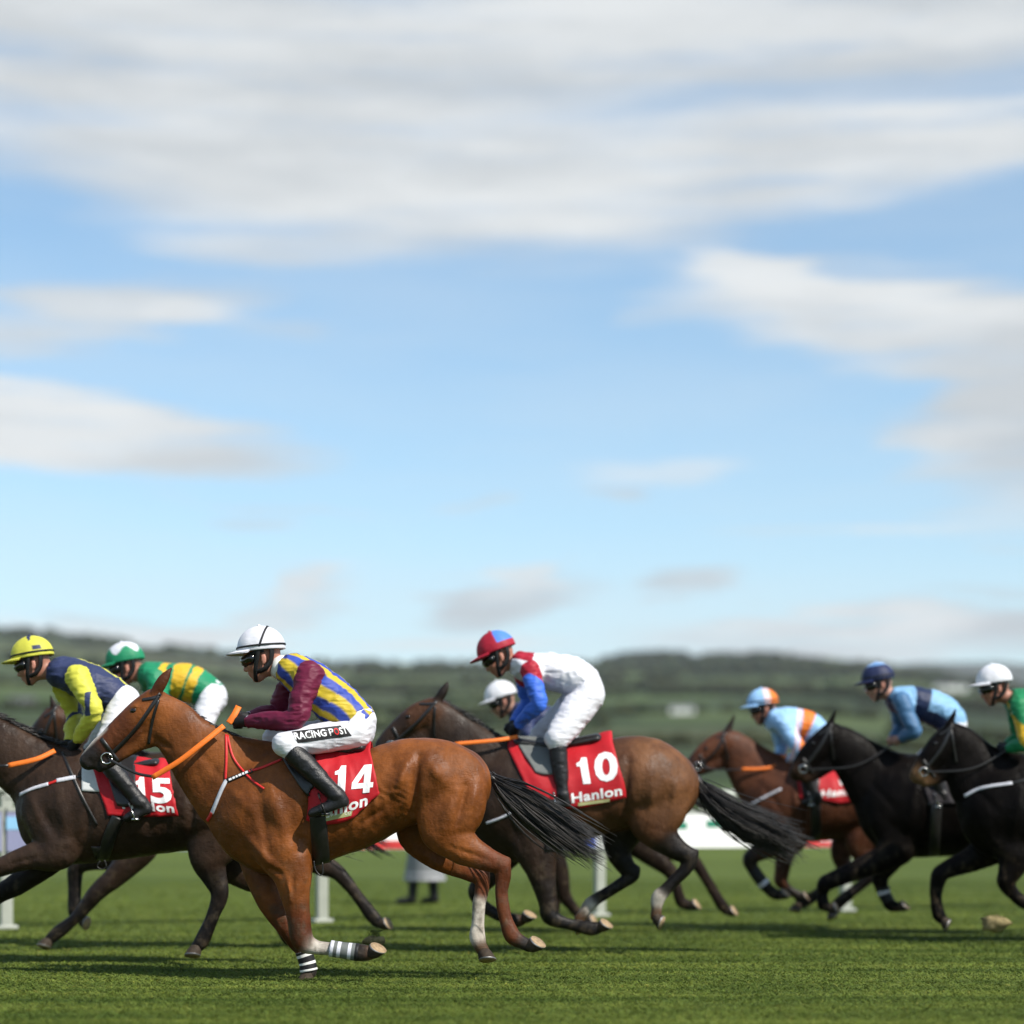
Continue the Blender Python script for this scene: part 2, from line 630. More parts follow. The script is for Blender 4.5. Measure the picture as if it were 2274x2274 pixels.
# ------------------------------------------------------------------ materials
def new_mat(name):
    m = bpy.data.materials.new(name)
    m.use_nodes = True
    g = NT(m.node_tree)
    out = g.n('ShaderNodeOutputMaterial')
    p = g.n('ShaderNodeBsdfPrincipled')
    g.t.links.new(p.outputs[0], out.inputs[0])
    return m, g, p


def bump_to(g, p, height, strength=0.2, dist=0.01):
    b = g.n('ShaderNodeBump')
    b.inputs['Strength'].default_value = strength
    b.inputs['Distance'].default_value = dist
    g.put(b.inputs['Height'], height)
    g.t.links.new(b.outputs[0], p.inputs['Normal'])


def coat_mat(name, rough=0.42, spec=0.5, sheen=0.15, dark=(0.6, 0.6, 0.6)):
    m, g, p = new_mat(name)
    at = g.n('ShaderNodeAttribute', attribute_name="col")
    tc = g.n('ShaderNodeTexCoord').outputs['Object']
    big = g.noise(tc, 4.5, 4, 0.6)
    c = g.mix(g.mrange(big, 0.38, 0.66), g.mix(1.0, at.outputs['Color'], dark, 'MULTIPLY'), at.outputs['Color'])
    hair = g.noise(g.mapping(tc, rot=(0, R(35), 0), scale=(30, 30, 190)), 1.0, 3, 0.6)
    c = g.mix(g.mrange(hair, 0.3, 0.7, 0.0, 0.22), c, g.mix(1.0, c, (0.55, 0.52, 0.5), 'MULTIPLY'))
    dirt = g.noise(tc, 17.0, 5, 0.7)
    c = g.mix(g.mrange(dirt, 0.6, 0.78, 0.0, 0.08), c, (0.16, 0.12, 0.08))
    g.put(p.inputs['Base Color'], c)
    sweat = g.noise(g.mapping(tc, loc=(3, 1, 2), scale=(1, 1, .7)), 5.0, 5, 0.65)
    c = g.mix(g.mrange(sweat, 0.56, 0.42, 0.0, 0.45), c, g.mix(1.0, c, (.52, .48, .46), 'MULTIPLY'))   # damp with sweat
    g.t.links.new(c, p.inputs['Base Color'])
    g.put(p.inputs['Roughness'], g.mrange(sweat, 0.38, 0.6, rough - 0.08, rough + 0.14))
    p.inputs['Specular IOR Level'].default_value = spec
    p.inputs['Sheen Weight'].default_value = sheen
    p.inputs['Sheen Roughness'].default_value = 0.4
    mus = g.noise(g.mapping(tc, scale=(1, 1, 0.6)), 10.0, 3, 0.5)
    vein = g.noise(tc, 26.0, 4, 0.6, 0.6)
    h = g.math('ADD', g.math('MULTIPLY', mus, 0.8), g.math('ADD', g.math('MULTIPLY', vein, 0.22), g.math('MULTIPLY', hair, 0.10)))
    bump_to(g, p, h, 0.6, 0.03)
    return m


def cloth_mat(name, rough=0.6, spec=0.35, fold=30.0, bs=0.35, sheen=0.0):
    m, g, p = new_mat(name)
    at = g.n('ShaderNodeAttribute', attribute_name="col")
    tc = g.n('ShaderNodeTexCoord').outputs['Object']
    n = g.noise(tc, 7.0, 4, 0.6)
    c = g.mix(g.mrange(n, 0.35, 0.7), g.mix(1.0, at.outputs['Color'], (0.86, 0.86, 0.87), 'MULTIPLY'), at.outputs['Color'])
    g.put(p.inputs['Base Color'], c)
    p.inputs['Roughness'].default_value = rough
    p.inputs['Specular IOR Level'].default_value = spec
    p.inputs['Sheen Weight'].default_value = sheen
    f = g.noise(g.mapping(tc, rot=(0, R(25), 0), scale=(1.0, 0.8, 2.4)), fold, 3, 0.5, 0.4)
    w = g.noise(tc, 900.0, 1, 0.5)
    bump_to(g, p, g.math('ADD', f, g.math('MULTIPLY', w, 0.03)), bs, 0.012)
    return m


def plain(name, col, rough=0.5, spec=0.5, metal=0.0, var=0.25, scale=9.0, bs=0.15, emit=None):
    m, g, p = new_mat(name)
    tc = g.n('ShaderNodeTexCoord').outputs['Object']
    n = g.noise(tc, scale, 5, 0.62)
    dk = tuple(c * (1 - var) for c in col)
    g.put(p.inputs['Base Color'], g.mix(g.mrange(n, 0.3, 0.7), dk, col))
    p.inputs['Roughness'].default_value = rough
    p.inputs['Specular IOR Level'].default_value = spec
    p.inputs['Metallic'].default_value = metal
    if bs:
        bump_to(g, p, g.noise(tc, scale * 5, 4, 0.6), bs, 0.006)
    return m


M = {
    'coat': coat_mat("horse_coat", 0.47, 0.21, 0.0),
    'coat_dark': coat_mat("dark_horse_coat", 0.42, 0.07, 0.0, (0.72, 0.72, 0.72)),
    'hair': plain("horse_hair", (0.016, 0.012, 0.010), 0.45, 0.5, var=0.5, scale=25),
    'hoof': plain("hoof_horn", (0.055, 0.040, 0.028), 0.72, 0.2, var=0.5, scale=40, bs=0.3),
    'sole': plain("hoof_sole", (0.42, 0.30, 0.18), 0.8, 0.2, var=0.45, scale=40, bs=0.4),
    'shoe': plain("horseshoe_steel", (0.30, 0.30, 0.30), 0.5, 0.4, metal=0.8, var=0.3),
    'eye': plain("eye", (0.008, 0.005, 0.004), 0.08, 0.6, var=0.1, bs=0),
    'leather': plain("black_leather", (0.014, 0.013, 0.013), 0.38, 0.5, var=0.4, scale=30),
    'boot': plain("boot_leather", (0.009, 0.009, 0.010), 0.42, 0.4, var=0.3, scale=14, bs=0.6),
    'rubber': plain("orange_rubber", (0.80, 0.17, 0.012), 0.55, 0.4, var=0.15, scale=60, bs=0.3),
    'red_strap': plain("red_strap", (0.62, 0.02, 0.018), 0.5, 0.4, var=0.2, scale=40),
    'white_strap': plain("white_strap", (0.62, 0.62, 0.68), 0.55, 0.4, var=0.2, scale=40),
    'steel': plain("steel", (0.7, 0.7, 0.7), 0.25, 0.5, metal=1.0, var=0.1),
    'silk': cloth_mat("racing_silk", 0.55, 0.28, 22, 0.28),
    'breeches': cloth_mat("white_breeches", 0.55, 0.3, 15, 0.3),
    'saddlecloth': cloth_mat("saddle_cloth", 0.6, 0.3, 14, 0.25),
    'skin': cloth_mat("skin", 0.5, 0.4, 60, 0.08),
    'print_white': plain("white_print", (0.82, 0.82, 0.82), 0.55, 0.3, var=0.05, bs=0),
    'print_black': plain("black_print", (0.012, 0.012, 0.013), 0.55, 0.3, var=0.05, bs=0),
    'print_red': plain("red_print", (0.65, 0.02, 0.02), 0.55, 0.3, var=0.05, bs=0),
    'print_olive': plain("olive_print", (0.42, 0.42, 0.20), 0.55, 0.3, var=0.1, bs=0),
    'glove': plain("black_glove", (0.012, 0.012, 0.013), 0.6, 0.3, var=0.3, scale=50, bs=0.3),
    'goggle': plain("dark_goggle", (0.006, 0.006, 0.007), 0.12, 0.6, var=0.1, bs=0),
    'rail_plastic': plain("weathered_plastic", (0.36, 0.38, 0.33), 0.5, 0.4, var=0.2, scale=3, bs=0.05),
    'plastic': plain("white_plastic", (0.78, 0.78, 0.75), 0.4, 0.5, var=0.12, scale=3, bs=0.05),
    'grey_pad': plain("grey_pad", (0.14, 0.15, 0.145), 0.6, 0.3, var=0.2, scale=12),
    'sponge': plain("white_pad", (0.55, 0.57, 0.57), 0.8, 0.2, var=0.15, scale=20),
}


# ------------------------------------------------------------------ horses
PAL = {
    'chestnut': (0.225, 0.068, 0.013), 'chestnut_d': (0.120, 0.034, 0.010), 'chest_leg': (0.135, 0.036, 0.011),
    'white': (0.66, 0.60, 0.52), 'fet_brown': (0.12, 0.062, 0.028),
    'bay': (0.105, 0.043, 0.019), 'bay_l': (0.155, 0.064, 0.024), 'bay_red': (0.105, 0.036, 0.016),
    'brown': (0.046, 0.025, 0.015), 'brown_d': (0.019, 0.012, 0.009), 'brown_n': (0.034, 0.019, 0.012),
    'black': (0.007, 0.005, 0.0045), 'blk2': (0.0045, 0.0032, 0.0028), 'muzzle': (0.024, 0.019, 0.017), 'tan': (0.16, 0.09, 0.045),
    'pink': (0.30, 0.19, 0.16),
}


def hair_strands(mb, roots, path, n, spread, width, jitter=0.02, tip=0.75, seed=1):
    """locks of hair along a path: strands gather in clumps that fan and wave apart"""
    r = np.random.default_rng(seed)
    P = catmull(path, 6)
    L = len(P)
    nc = max(6, n // 7)
    clumps = [(r.normal(0, 1, 3) * roots, r.normal(0, 1, 3) * spread * np.array([1, 1, r.uniform(.5, 1.2)]), r.uniform(0, 6.28), r.uniform(tip, 1.0), r.uniform(0.6, 1.5)) for _ in range(nc)]
    for k in range(n):
        c0, c1, ph, tl, wv = clumps[k % nc]
        o0 = c0 + r.normal(0, .003, 3)
        o1 = c1 + r.normal(0, 1, 3) * spread * 0.22
        end = int(L * min(1, tl * r.uniform(.85, 1.05))); st = int(L * r.uniform(0, 0.3))
        if r.random() < .06:
            o1 = o1 * 1.5
        if end - st < 3:
            continue
        pts, rad = [], []
        for i in range(st, end, 2):
            t = i / (L - 1)
            q = t * t
            pts.append(P[i] + o0 * (1 - t) + o1 * math.sin(min(1.0, t * 1.5) * 1.5708) * (.75 + .25 * q) + wv * jitter * t * np.array([math.sin(5 * t + ph), math.cos(4 * t + ph), math.sin(6 * t + 2 * ph)]))
            u = (i - st) / (end - st)
            rad.append(width * max(0.15, 0.9 - 0.75 * u * u))
        if len(pts) > 1:
            mb.tube(pts, rad, n=3, cap=False)


def hoof_mesh(cor, heel, toe, D, dy, S, shoe=True):
    """hoof from coronet centre, heel and toe pixels of the sole"""
    c = W(*cor, D, dy); a = W(*heel, D, dy); b = W(*toe, D, dy)
    ax = b - a; ax = ax / np.linalg.norm(ax)
    nrm = (a + b) / 2 - c; nrm = nrm - ax * nrm.dot(ax); nrm = nrm / (np.linalg.norm(nrm) + 1e-9)
    nrm = nrm + np.array([0, -0.34, 0]); nrm = nrm / np.linalg.norm(nrm)      # hooves roll a little outward in flight
    la = 0.060
    lat = np.cross(nrm, ax); lat = lat * (1 if lat[1] > 0 else -1)
    mid = c + nrm * 0.062 + ax * 0.018
    up = mid - c
    mb = MB()
    n = 16
    rings = []
    for t, sa, sb in ((-0.12, 0.66, 0.042), (0.12, 0.80, 0.050), (0.86, 0.99, 0.060), (1.0, 0.98, 0.060)):
        cc = c + up * t
        rings.append([cc + ax * la * sa * math.cos(2 * math.pi * k / n) * (1 if math.cos(2 * math.pi * k / n) > 0 else 0.85)
                      + lat * sb * math.sin(2 * math.pi * k / n) for k in range(n)])
    v = [p for r in rings for p in r] + [c - up * 0.08, c + up * 0.93]
    f = []
    mi = []
    for i in range(3):
        for k in range(n):
            k2 = (k + 1) % n
            f.append((i * n + k, i * n + k2, (i + 1) * n + k2, (i + 1) * n + k)); mi.append(2 if i == 2 else 0)
    for k in range(n):
        f.append((k, 4 * n, (k + 1) % n)); mi.append(0)
        f.append((3 * n + k, (3 * n + (k + 1) % n), 4 * n + 1)); mi.append(1)
    mb.v = [tuple(p) for p in v]; mb.f = f; mb.m = mi
    return mb


def build_horse(h):
    D, S = h['D'], F / h['D']
    pal = lambda c: PAL[c]
    pts = []
    for ch in h['chains']:
        for st in ch['st']:
            w = W(st[0], st[1], D, st[4] if len(st) > 4 else 0)
            pts.append(np.r_[w, st[2] / S])
    pts = np.array(pts)
    lo = pts[:, :3].min(0) - pts[:, 3].max() * 0.5 - 0.12
    hi = pts[:, :3].max(0) + pts[:, 3].max() * 0.5 + 0.12
    lo = np.maximum(lo, [-99, -99, 0.0])
    fl = Field(lo, hi, h.get('h', 0.013))
    for ch in h['chains']:
        rows, cols = [], []
        base = ch.get('c', h['coat'])
        for st in ch['st']:
            dy = st[4] if len(st) > 4 else 0.0
            rows.append(list(W(st[0], st[1], D, dy)) + [st[2] / S, st[3]])
            cols.append(pal(st[5] if len(st) > 5 and st[5] else base))
        if ch.get('mirror'):
            for sg in (-1, 1):
                r2 = [[*W(st[0], st[1], D, sg * abs(st[4])), st[2] / S, st[3]] for st in ch['st']]
                fl.chain(r2, ch.get('k', 0.03), ch.get('sub', 4), ch['n'], cols, ch.get('op', 'add'))
        else:
            fl.chain(rows, ch.get('k', 0.03), ch.get('sub', 4), ch['n'], cols, ch.get('op', 'add'))
    for (x1, y1, x2, y2, dy, sig, amp) in h.get('bumps', []):
        fl.crease(W(x1, y1, D, -dy), W(x2, y2, D, -dy), sig * .9, amp * h.get('muscle', 2.1))
    # tendons standing clear of the cannon bones, both sides of every leg
    for ch in h['chains']:
        if 'fore' not in ch['n'] and 'hind' not in ch['n']:
            continue
        st = ch['st']
        for i in range(len(st) - 1):
            (x1, y1, r1), (x2, y2, r2) = st[i][:3], st[i + 1][:3]
            ln = math.hypot(x2 - x1, y2 - y1)
            dyc = st[i][4]
            if max(r1, r2) <= .067 * S and ln > .05 * S and i >= 4:
                px_, py_ = -(y2 - y1) / ln, (x2 - x1) / ln
                if px_ < 0: px_, py_ = -px_, -py_
                k_ = .22 * min(r1, r2)
                for sg in (-1, 1):
                    fl.bump(W(x1 + px_ * k_, y1 + py_ * k_, D, dyc + sg * .85 * r1 / S), W(x2 + px_ * k_, y2 + py_ * k_, D, dyc + sg * .85 * r2 / S), .009, -.007)
    V, Q = fl.mesh(h.get('smooth', 3))
    # skin ripple: muscle and folds as real relief
    N = vnormals(V, Q)
    nz = vnoise(V * np.array([9, 9, 7.0]), 3) * 0.0026 + vnoise(V * np.array([22, 22, 17.0]), 5) * 0.0012
    # loose skin folds at the flank and behind the elbow
    for fp_ in [h[k] for k in ('flank', 'girth_skin') if k in h]:
        c_ = W(fp_[0], fp_[1], D)
        w_ = np.exp(-((V[:, 0] - c_[0]) ** 2 + (V[:, 2] - c_[2]) ** 2) / .14 ** 2)
        nz = nz + w_ * (.35 - np.abs(vnoise(V @ np.array([[20, 0, 14], [0, 8, 0], [-9, 0, 26.0]]), 7))) * h.get('fold_amp', .008)
    nz = nz + .0032 * (.42 - np.abs(vnoise(V @ np.array([[6.5, 0, 3], [0, 5, 0], [-3, 0, 5.5]]) + 9, 17)) * 1.5)
    V = V + N * nz[:, None]
    # colours from the nearest stations
    acc = np.zeros((len(V), 3)); wt = np.zeros(len(V))
    for (nm, st, cols) in fl.chains:
        cols = np.array(cols)
        for i in range(max(1, len(st) - 1)):
            a = st[i]; b = st[min(i + 1, len(st) - 1)]
            d = b[:3] - a[:3]
            t = np.clip((V - a[:3]).dot(d) / (d.dot(d) + 1e-12), 0, 1)
            e = V - a[:3] - t[:, None] * d
            q = a[4] + (b[4] - a[4]) * t
            dd = np.sqrt(e[:, 0] ** 2 + e[:, 2] ** 2 + (e[:, 1] / q) ** 2) - (a[3] + (b[3] - a[3]) * t)
            w = np.exp(-np.clip(dd + 0.02, 0, 1) / 0.012) + 1e-9
            acc += w[:, None] * (cols[i][None] * (1 - t[:, None]) + cols[min(i + 1, len(cols) - 1)][None] * t[:, None])
            wt += w
    cols = acc / wt[:, None]
    for (x1, y1, x2, y2, sg_, cl_) in h.get('marks', []):
        a, b = W(x1, y1, D), W(x2, y2, D); d = b - a
        t = np.clip((V - a).dot(d) / d.dot(d), 0, 1)
        e = np.linalg.norm((V - a - t[:, None] * d)[:, [0, 2]], axis=1)
        w = np.clip(1.5 - e / sg_, 0, 1)[:, None]
        cols = cols * (1 - w) + np.array(PAL[cl_]) * w
    # mud thrown up the legs and belly
    mud = np.clip((0.95 - V[:, 2]) / 0.6, 0, 1) * np.clip(vnoise(V * 26.0, 41) * 1.3 + vnoise(V * 60.0, 42) * .9 - .15, 0, 1)
    cols = cols * (1 - .55 * mud[:, None]) + np.array((.10, .075, .045)) * .55 * mud[:, None]
    gx, gy = h['ground']
    root = empty("racehorse", W(gx, gy, D) * np.array([1, 1, 0]), h['label'], "horse", "racehorses galloping past the rail")
    h['root'] = root
    body = mesh_obj("body", V, Q, M[h.get('mat', 'coat')], root, cols=cols)
    tree = bvh(V, Q)
    h['tree'] = tree
    for hf in h.get('hooves', []):
        hoof_mesh(hf[0], hf[1], hf[2], D, hf[3], S).build("hoof", None, root, mats=[M['hoof'], M['sole'], M['shoe']])
    # eyes
    if 'eye' in h:
        for sg in (-1, 1):
            p, n = ray(tree, *h['eye'], D)
            p = p - n * 0.008
            if sg > 0:
                p = p * np.array([1, 0, 1]) + np.array([0, 2 * D - p[1], 0])
            mb = MB(); mb.ball(p, (0.022, 0.016, 0.018), 12, 8)
            mb.build("eye", M['eye'], root)
    # mane along the crest
    if 'mane' in h:
        mb = MB()
        r = np.random.default_rng(h['seed'])
        P = catmull([list(W(x, y, D)) for (x, y) in h['mane']], 24)
        for i in range(len(P)):
            for k in range(h.get('mane_n', 3)):
                p = P[i] + np.array([r.uniform(-.008, .008), r.uniform(-0.025, 0.025), -0.012])
                ln = r.uniform(0.45, 1.0) * h.get('mane_len', 0.08)
                dr = np.array([0.85 + r.normal(0, .15), r.normal(0.45, .3), 0.10 + r.normal(0, .2)])
                dr /= np.linalg.norm(dr)
                pts = [p, p + dr * ln * 0.5, p + dr * ln + np.array([0.02, 0, -0.02])]
                mb.tube(pts, [0.006, 0.005, 0.0012], n=3, cap=False)
        mb.build("mane", M['hair'], root)
    if 'tail' in h:
        t = h['tail']
        path = [list(W(x, y, D)) for (x, y) in t['path']]
        mb = MB()
        P_ = catmull(path, 6)
        tt = np.linspace(0, 1, len(P_))
        mb.tube(P_[:int(len(P_) * .8)], np.interp(tt, [0, .12, .3, .55, .8], [t['core'], t['core'] * .85, t['core'] * 1.25, t['core'] * 1.05, .003])[:int(len(P_) * .8)], n=10)
        hair_strands(mb, 0.010, path, t['n'], np.array(t['spread']), 0.0045, seed=h['seed'])
        mb.build("tail", M['hair'], root)
    return root


def drape_strip(tree, D, pts, width_px, off=0.004, thick=0.004, n=10):
    """strap pixels -> ribbon points lying on the body"""
    P = catmull([list(p) for p in pts], n)
    pp, nn = [], []
    for (x, y) in P:
        p, nr = ray(tree, x, y, D)
        pp.append(p + nr * off); nn.append(nr)
    pp = np.array(pp)
    for _ in range(3):
        pp[1:-1] = 0.5 * pp[1:-1] + 0.25 * (pp[:-2] + pp[2:])
    return pp, nn


def mirror_pts(pp, nn, D):
    return [np.array([p[0], 2 * D - p[1], p[2]]) for p in pp], [np.array([n[0], -n[1], n[2]]) for n in nn]


def strap(h, name, pts, width, mat, parent=None, thick=0.004, both=True, off=0.003, mb=None, sides=(-1, 1)):
    """strap lying on the near side (-1) and its twin on the far side (1), each its own part"""
    pp, nn = drape_strip(h['tree'], h['D'], pts, width, off)
    if mb is not None:
        mb.ribbon(pp, nn, width, thick)
        return mb
    for sg in (sides if both else (-1,)):
        b = MB()
        b.ribbon(*((pp, nn) if sg < 0 else mirror_pts(pp, nn, h['D'])), width, thick)
        o = b.build(name, mat, parent or h['root'])
    return o


def drape_patch(h, name, top, bot, mat, nu=28, nv=20, off=0.012, thick=0.006, mirror=True, col=None, fold=0.011, parent=None, seed=1):
    """cloth hanging between a top and a bottom pixel line, lying on the horse's side"""
    D, tree = h['D'], h['tree']
    T = catmull([list(p) for p in top], 12); B = catmull([list(p) for p in bot], 12)
    def at(P, u):
        L = np.r_[0, np.cumsum(np.linalg.norm(np.diff(P, axis=0), axis=1))]; L /= L[-1]
        return np.array([np.interp(u, L, P[:, 0]), np.interp(u, L, P[:, 1])])
    V = np.zeros((nv + 1, nu + 1, 3)); N = np.zeros((nv + 1, nu + 1, 3))
    for j in range(nv + 1):
        for i in range(nu + 1):
            p = at(T, i / nu) * (1 - j / nv) + at(B, i / nu) * (j / nv)
            V[j, i], N[j, i] = ray(tree, p[0], p[1], D)
    for _ in range(4):
        V[1:-1, 1:-1, 1] = 0.25 * (V[:-2, 1:-1, 1] + V[2:, 1:-1, 1] + V[1:-1, :-2, 1] + V[1:-1, 2:, 1])
        V[0, 1:-1, 1] = 0.5 * (V[0, :-2, 1] + V[0, 2:, 1]); V[-1, 1:-1, 1] = 0.5 * (V[-1, :-2, 1] + V[-1, 2:, 1])
    uu, vv = np.meshgrid(np.linspace(0, 1, nu + 1), np.linspace(0, 1, nv + 1))
    q = np.stack([uu.ravel() * 5.5, vv.ravel() * 1.6, np.zeros(uu.size)], 1)
    f = (vnoise(q, seed) * fold + vnoise(q * 2.3, seed + 1) * fold * 0.45).reshape(uu.shape)
    out = V + N * (off + np.abs(f) + f * 0.3)[..., None]
    if mirror:   # carry the sheet over the spine to the other side
        far = out * np.array([1, -1, 1]) + np.array([0, 2 * D, 0])
        up = out[0]
        z = h.get('spine_z', None)
        rows = [far[j] for j in range(nv, -1, -1)]
        for t in (0.2, 0.4, 0.6, 0.8):
            a, b = far[0], out[0]
            m = a * (1 - t) + b * t
            m[:, 2] += np.clip(a[:, 1] - b[:, 1], 0, .3) * math.sin(math.pi * t) * 0.30
            rows.append(m)
        rows += [out[j] for j in range(nv + 1)]
        G = np.array(rows)
    else:
        G = out
    nr = len(G); nc = nu + 1
    idx = np.arange(nr * nc).reshape(nr, nc)
    Qs = np.stack([idx[:-1, :-1], idx[:-1, 1:], idx[1:, 1:], idx[1:, :-1]], -1).reshape(-1, 4)[:, ::-1]
    cols = np.tile(np.array(col if col is not None else (0.5, 0.5, 0.5)), (nr * nc, 1))
    Gv = G.reshape(-1, 3)
    o = mesh_obj(name, Gv, Qs, mat, parent or h['root'], cols=cols)
    md = o.modifiers.new("thickness", 'SOLIDIFY'); md.thickness = thick; md.offset = -1
    return o, bvh(Gv, Qs)


FONT = {}


def text_polys(txt, bold=0.0, shear=0.0):
    key = (txt, bold, shear)
    if key in FONT:
        return FONT[key]
    cu = bpy.data.curves.new("t", 'FONT')
    cu.body = txt
    cu.offset = bold
    cu.shear = shear
    cu.resolution_u = 3
    cu.space_character = 1.0 + bold * 2.2
    o = bpy.data.objects.new("t", cu)
    COL.objects.link(o)
    dg = bpy.context.evaluated_depsgraph_get()
    me = bpy.data.meshes.new_from_object(o.evaluated_get(dg))
    bpy.data.objects.remove(o); bpy.data.curves.remove(cu)
    bm = bmesh.new(); bm.from_mesh(me)
    bmesh.ops.triangulate(bm, faces=bm.faces[:])
    bmesh.ops.subdivide_edges(bm, edges=[e for e in bm.edges if e.calc_length() > 0.10], cuts=1)
    bmesh.ops.triangulate(bm, faces=bm.faces[:])
    bmesh.ops.subdivide_edges(bm, edges=[e for e in bm.edges if e.calc_length() > 0.10], cuts=1)
    bmesh.ops.triangulate(bm, faces=bm.faces[:])
    v = np.array([p.co[:2] for p in bm.verts]); f = [tuple(p.index for p in q.verts) for q in bm.faces]
    bm.free(); bpy.data.meshes.remove(me)
    lo, hi = v.min(0), v.max(0)
    v = (v - lo) / (hi - lo)
    FONT[key] = (v, f)
    return FONT[key]


def print_on(name, tree, D, txt, quad, mat, parent, bold=0.02, shear=0.0, off=0.0015):
    """flat print: text mapped into a pixel quad (bl, br, tr, tl) and laid on the surface"""
    v, f = text_polys(txt, bold, shear)
    return lay_poly(name, tree, D, v, f, quad, mat, parent, off)


def lay_poly(name, tree, D, v, f, quad, mat, parent, off=0.0028):
    bl, br, tr, tl = [np.array(q, float) for q in quad]
    out = []
    for (u, w) in v:
        p = (bl * (1 - u) + br * u) * (1 - w) + (tl * (1 - u) + tr * u) * w
        q, n = ray(tree, p[0], p[1], D)
        out.append(q + n * off)
    o = mesh_obj(name, out, f, mat, parent, smooth=False)
    md = o.modifiers.new("thickness", 'SOLIDIFY'); md.thickness = 0.001; md.offset = 1
    return o


def grid_poly(nu, nv):
    v = np.array([(i / nu, j / nv) for j in range(nv + 1) for i in range(nu + 1)])
    f = [(j * (nu + 1) + i, j * (nu + 1) + i + 1, (j + 1) * (nu + 1) + i + 1, (j + 1) * (nu + 1) + i) for j in range(nv) for i in range(nu)]
    return v, f


DIG = {  # slab numerals as outlines in a unit box
    '1': [[(0.30, 0.0), (0.74, 0.0), (0.74, 1.0), (0.44, 1.0), (0.34, 0.86), (0.10, 0.80), (0.10, 0.68), (0.30, 0.68)]],
    '4': [[(0.0, 0.18), (0.55, 0.18), (0.55, 0.0), (0.86, 0.0), (0.86, 0.18), (1.0, 0.18), (1.0, 0.36), (0.86, 0.36), (0.86, 1.0), (0.50, 1.0), (0.0, 0.40)],
          [(0.26, 0.36), (0.55, 0.36), (0.55, 0.72)]],
}


def digit(ch):
    if ch in DIG:
        bm = bmesh.new()
        loops = DIG[ch]
        es = []
        for lp in loops:
            vs_ = [bm.verts.new((x, y, 0)) for x, y in lp]
            es += [bm.edges.new((vs_[i], vs_[(i + 1) % len(vs_)])) for i in range(len(vs_))]
        bmesh.ops.triangle_fill(bm, edges=es, use_beauty=True)
        for _ in range(3):
            bmesh.ops.subdivide_edges(bm, edges=[e for e in bm.edges if e.calc_length() > 0.09], cuts=1)
            bmesh.ops.triangulate(bm, faces=bm.faces[:])
        bm.verts.index_update()
        v = np.array([p.co[:2] for p in bm.verts]); f = [tuple(p.index for p in q.verts) for q in bm.faces]
        bm.free()
        return v, f
    return text_polys(ch, 0.035)


def C(n, st, k=0.03, c=None, **kw):
    d = dict(n=n, st=st, k=k, **kw)
    if c: d['c'] = c
    return d


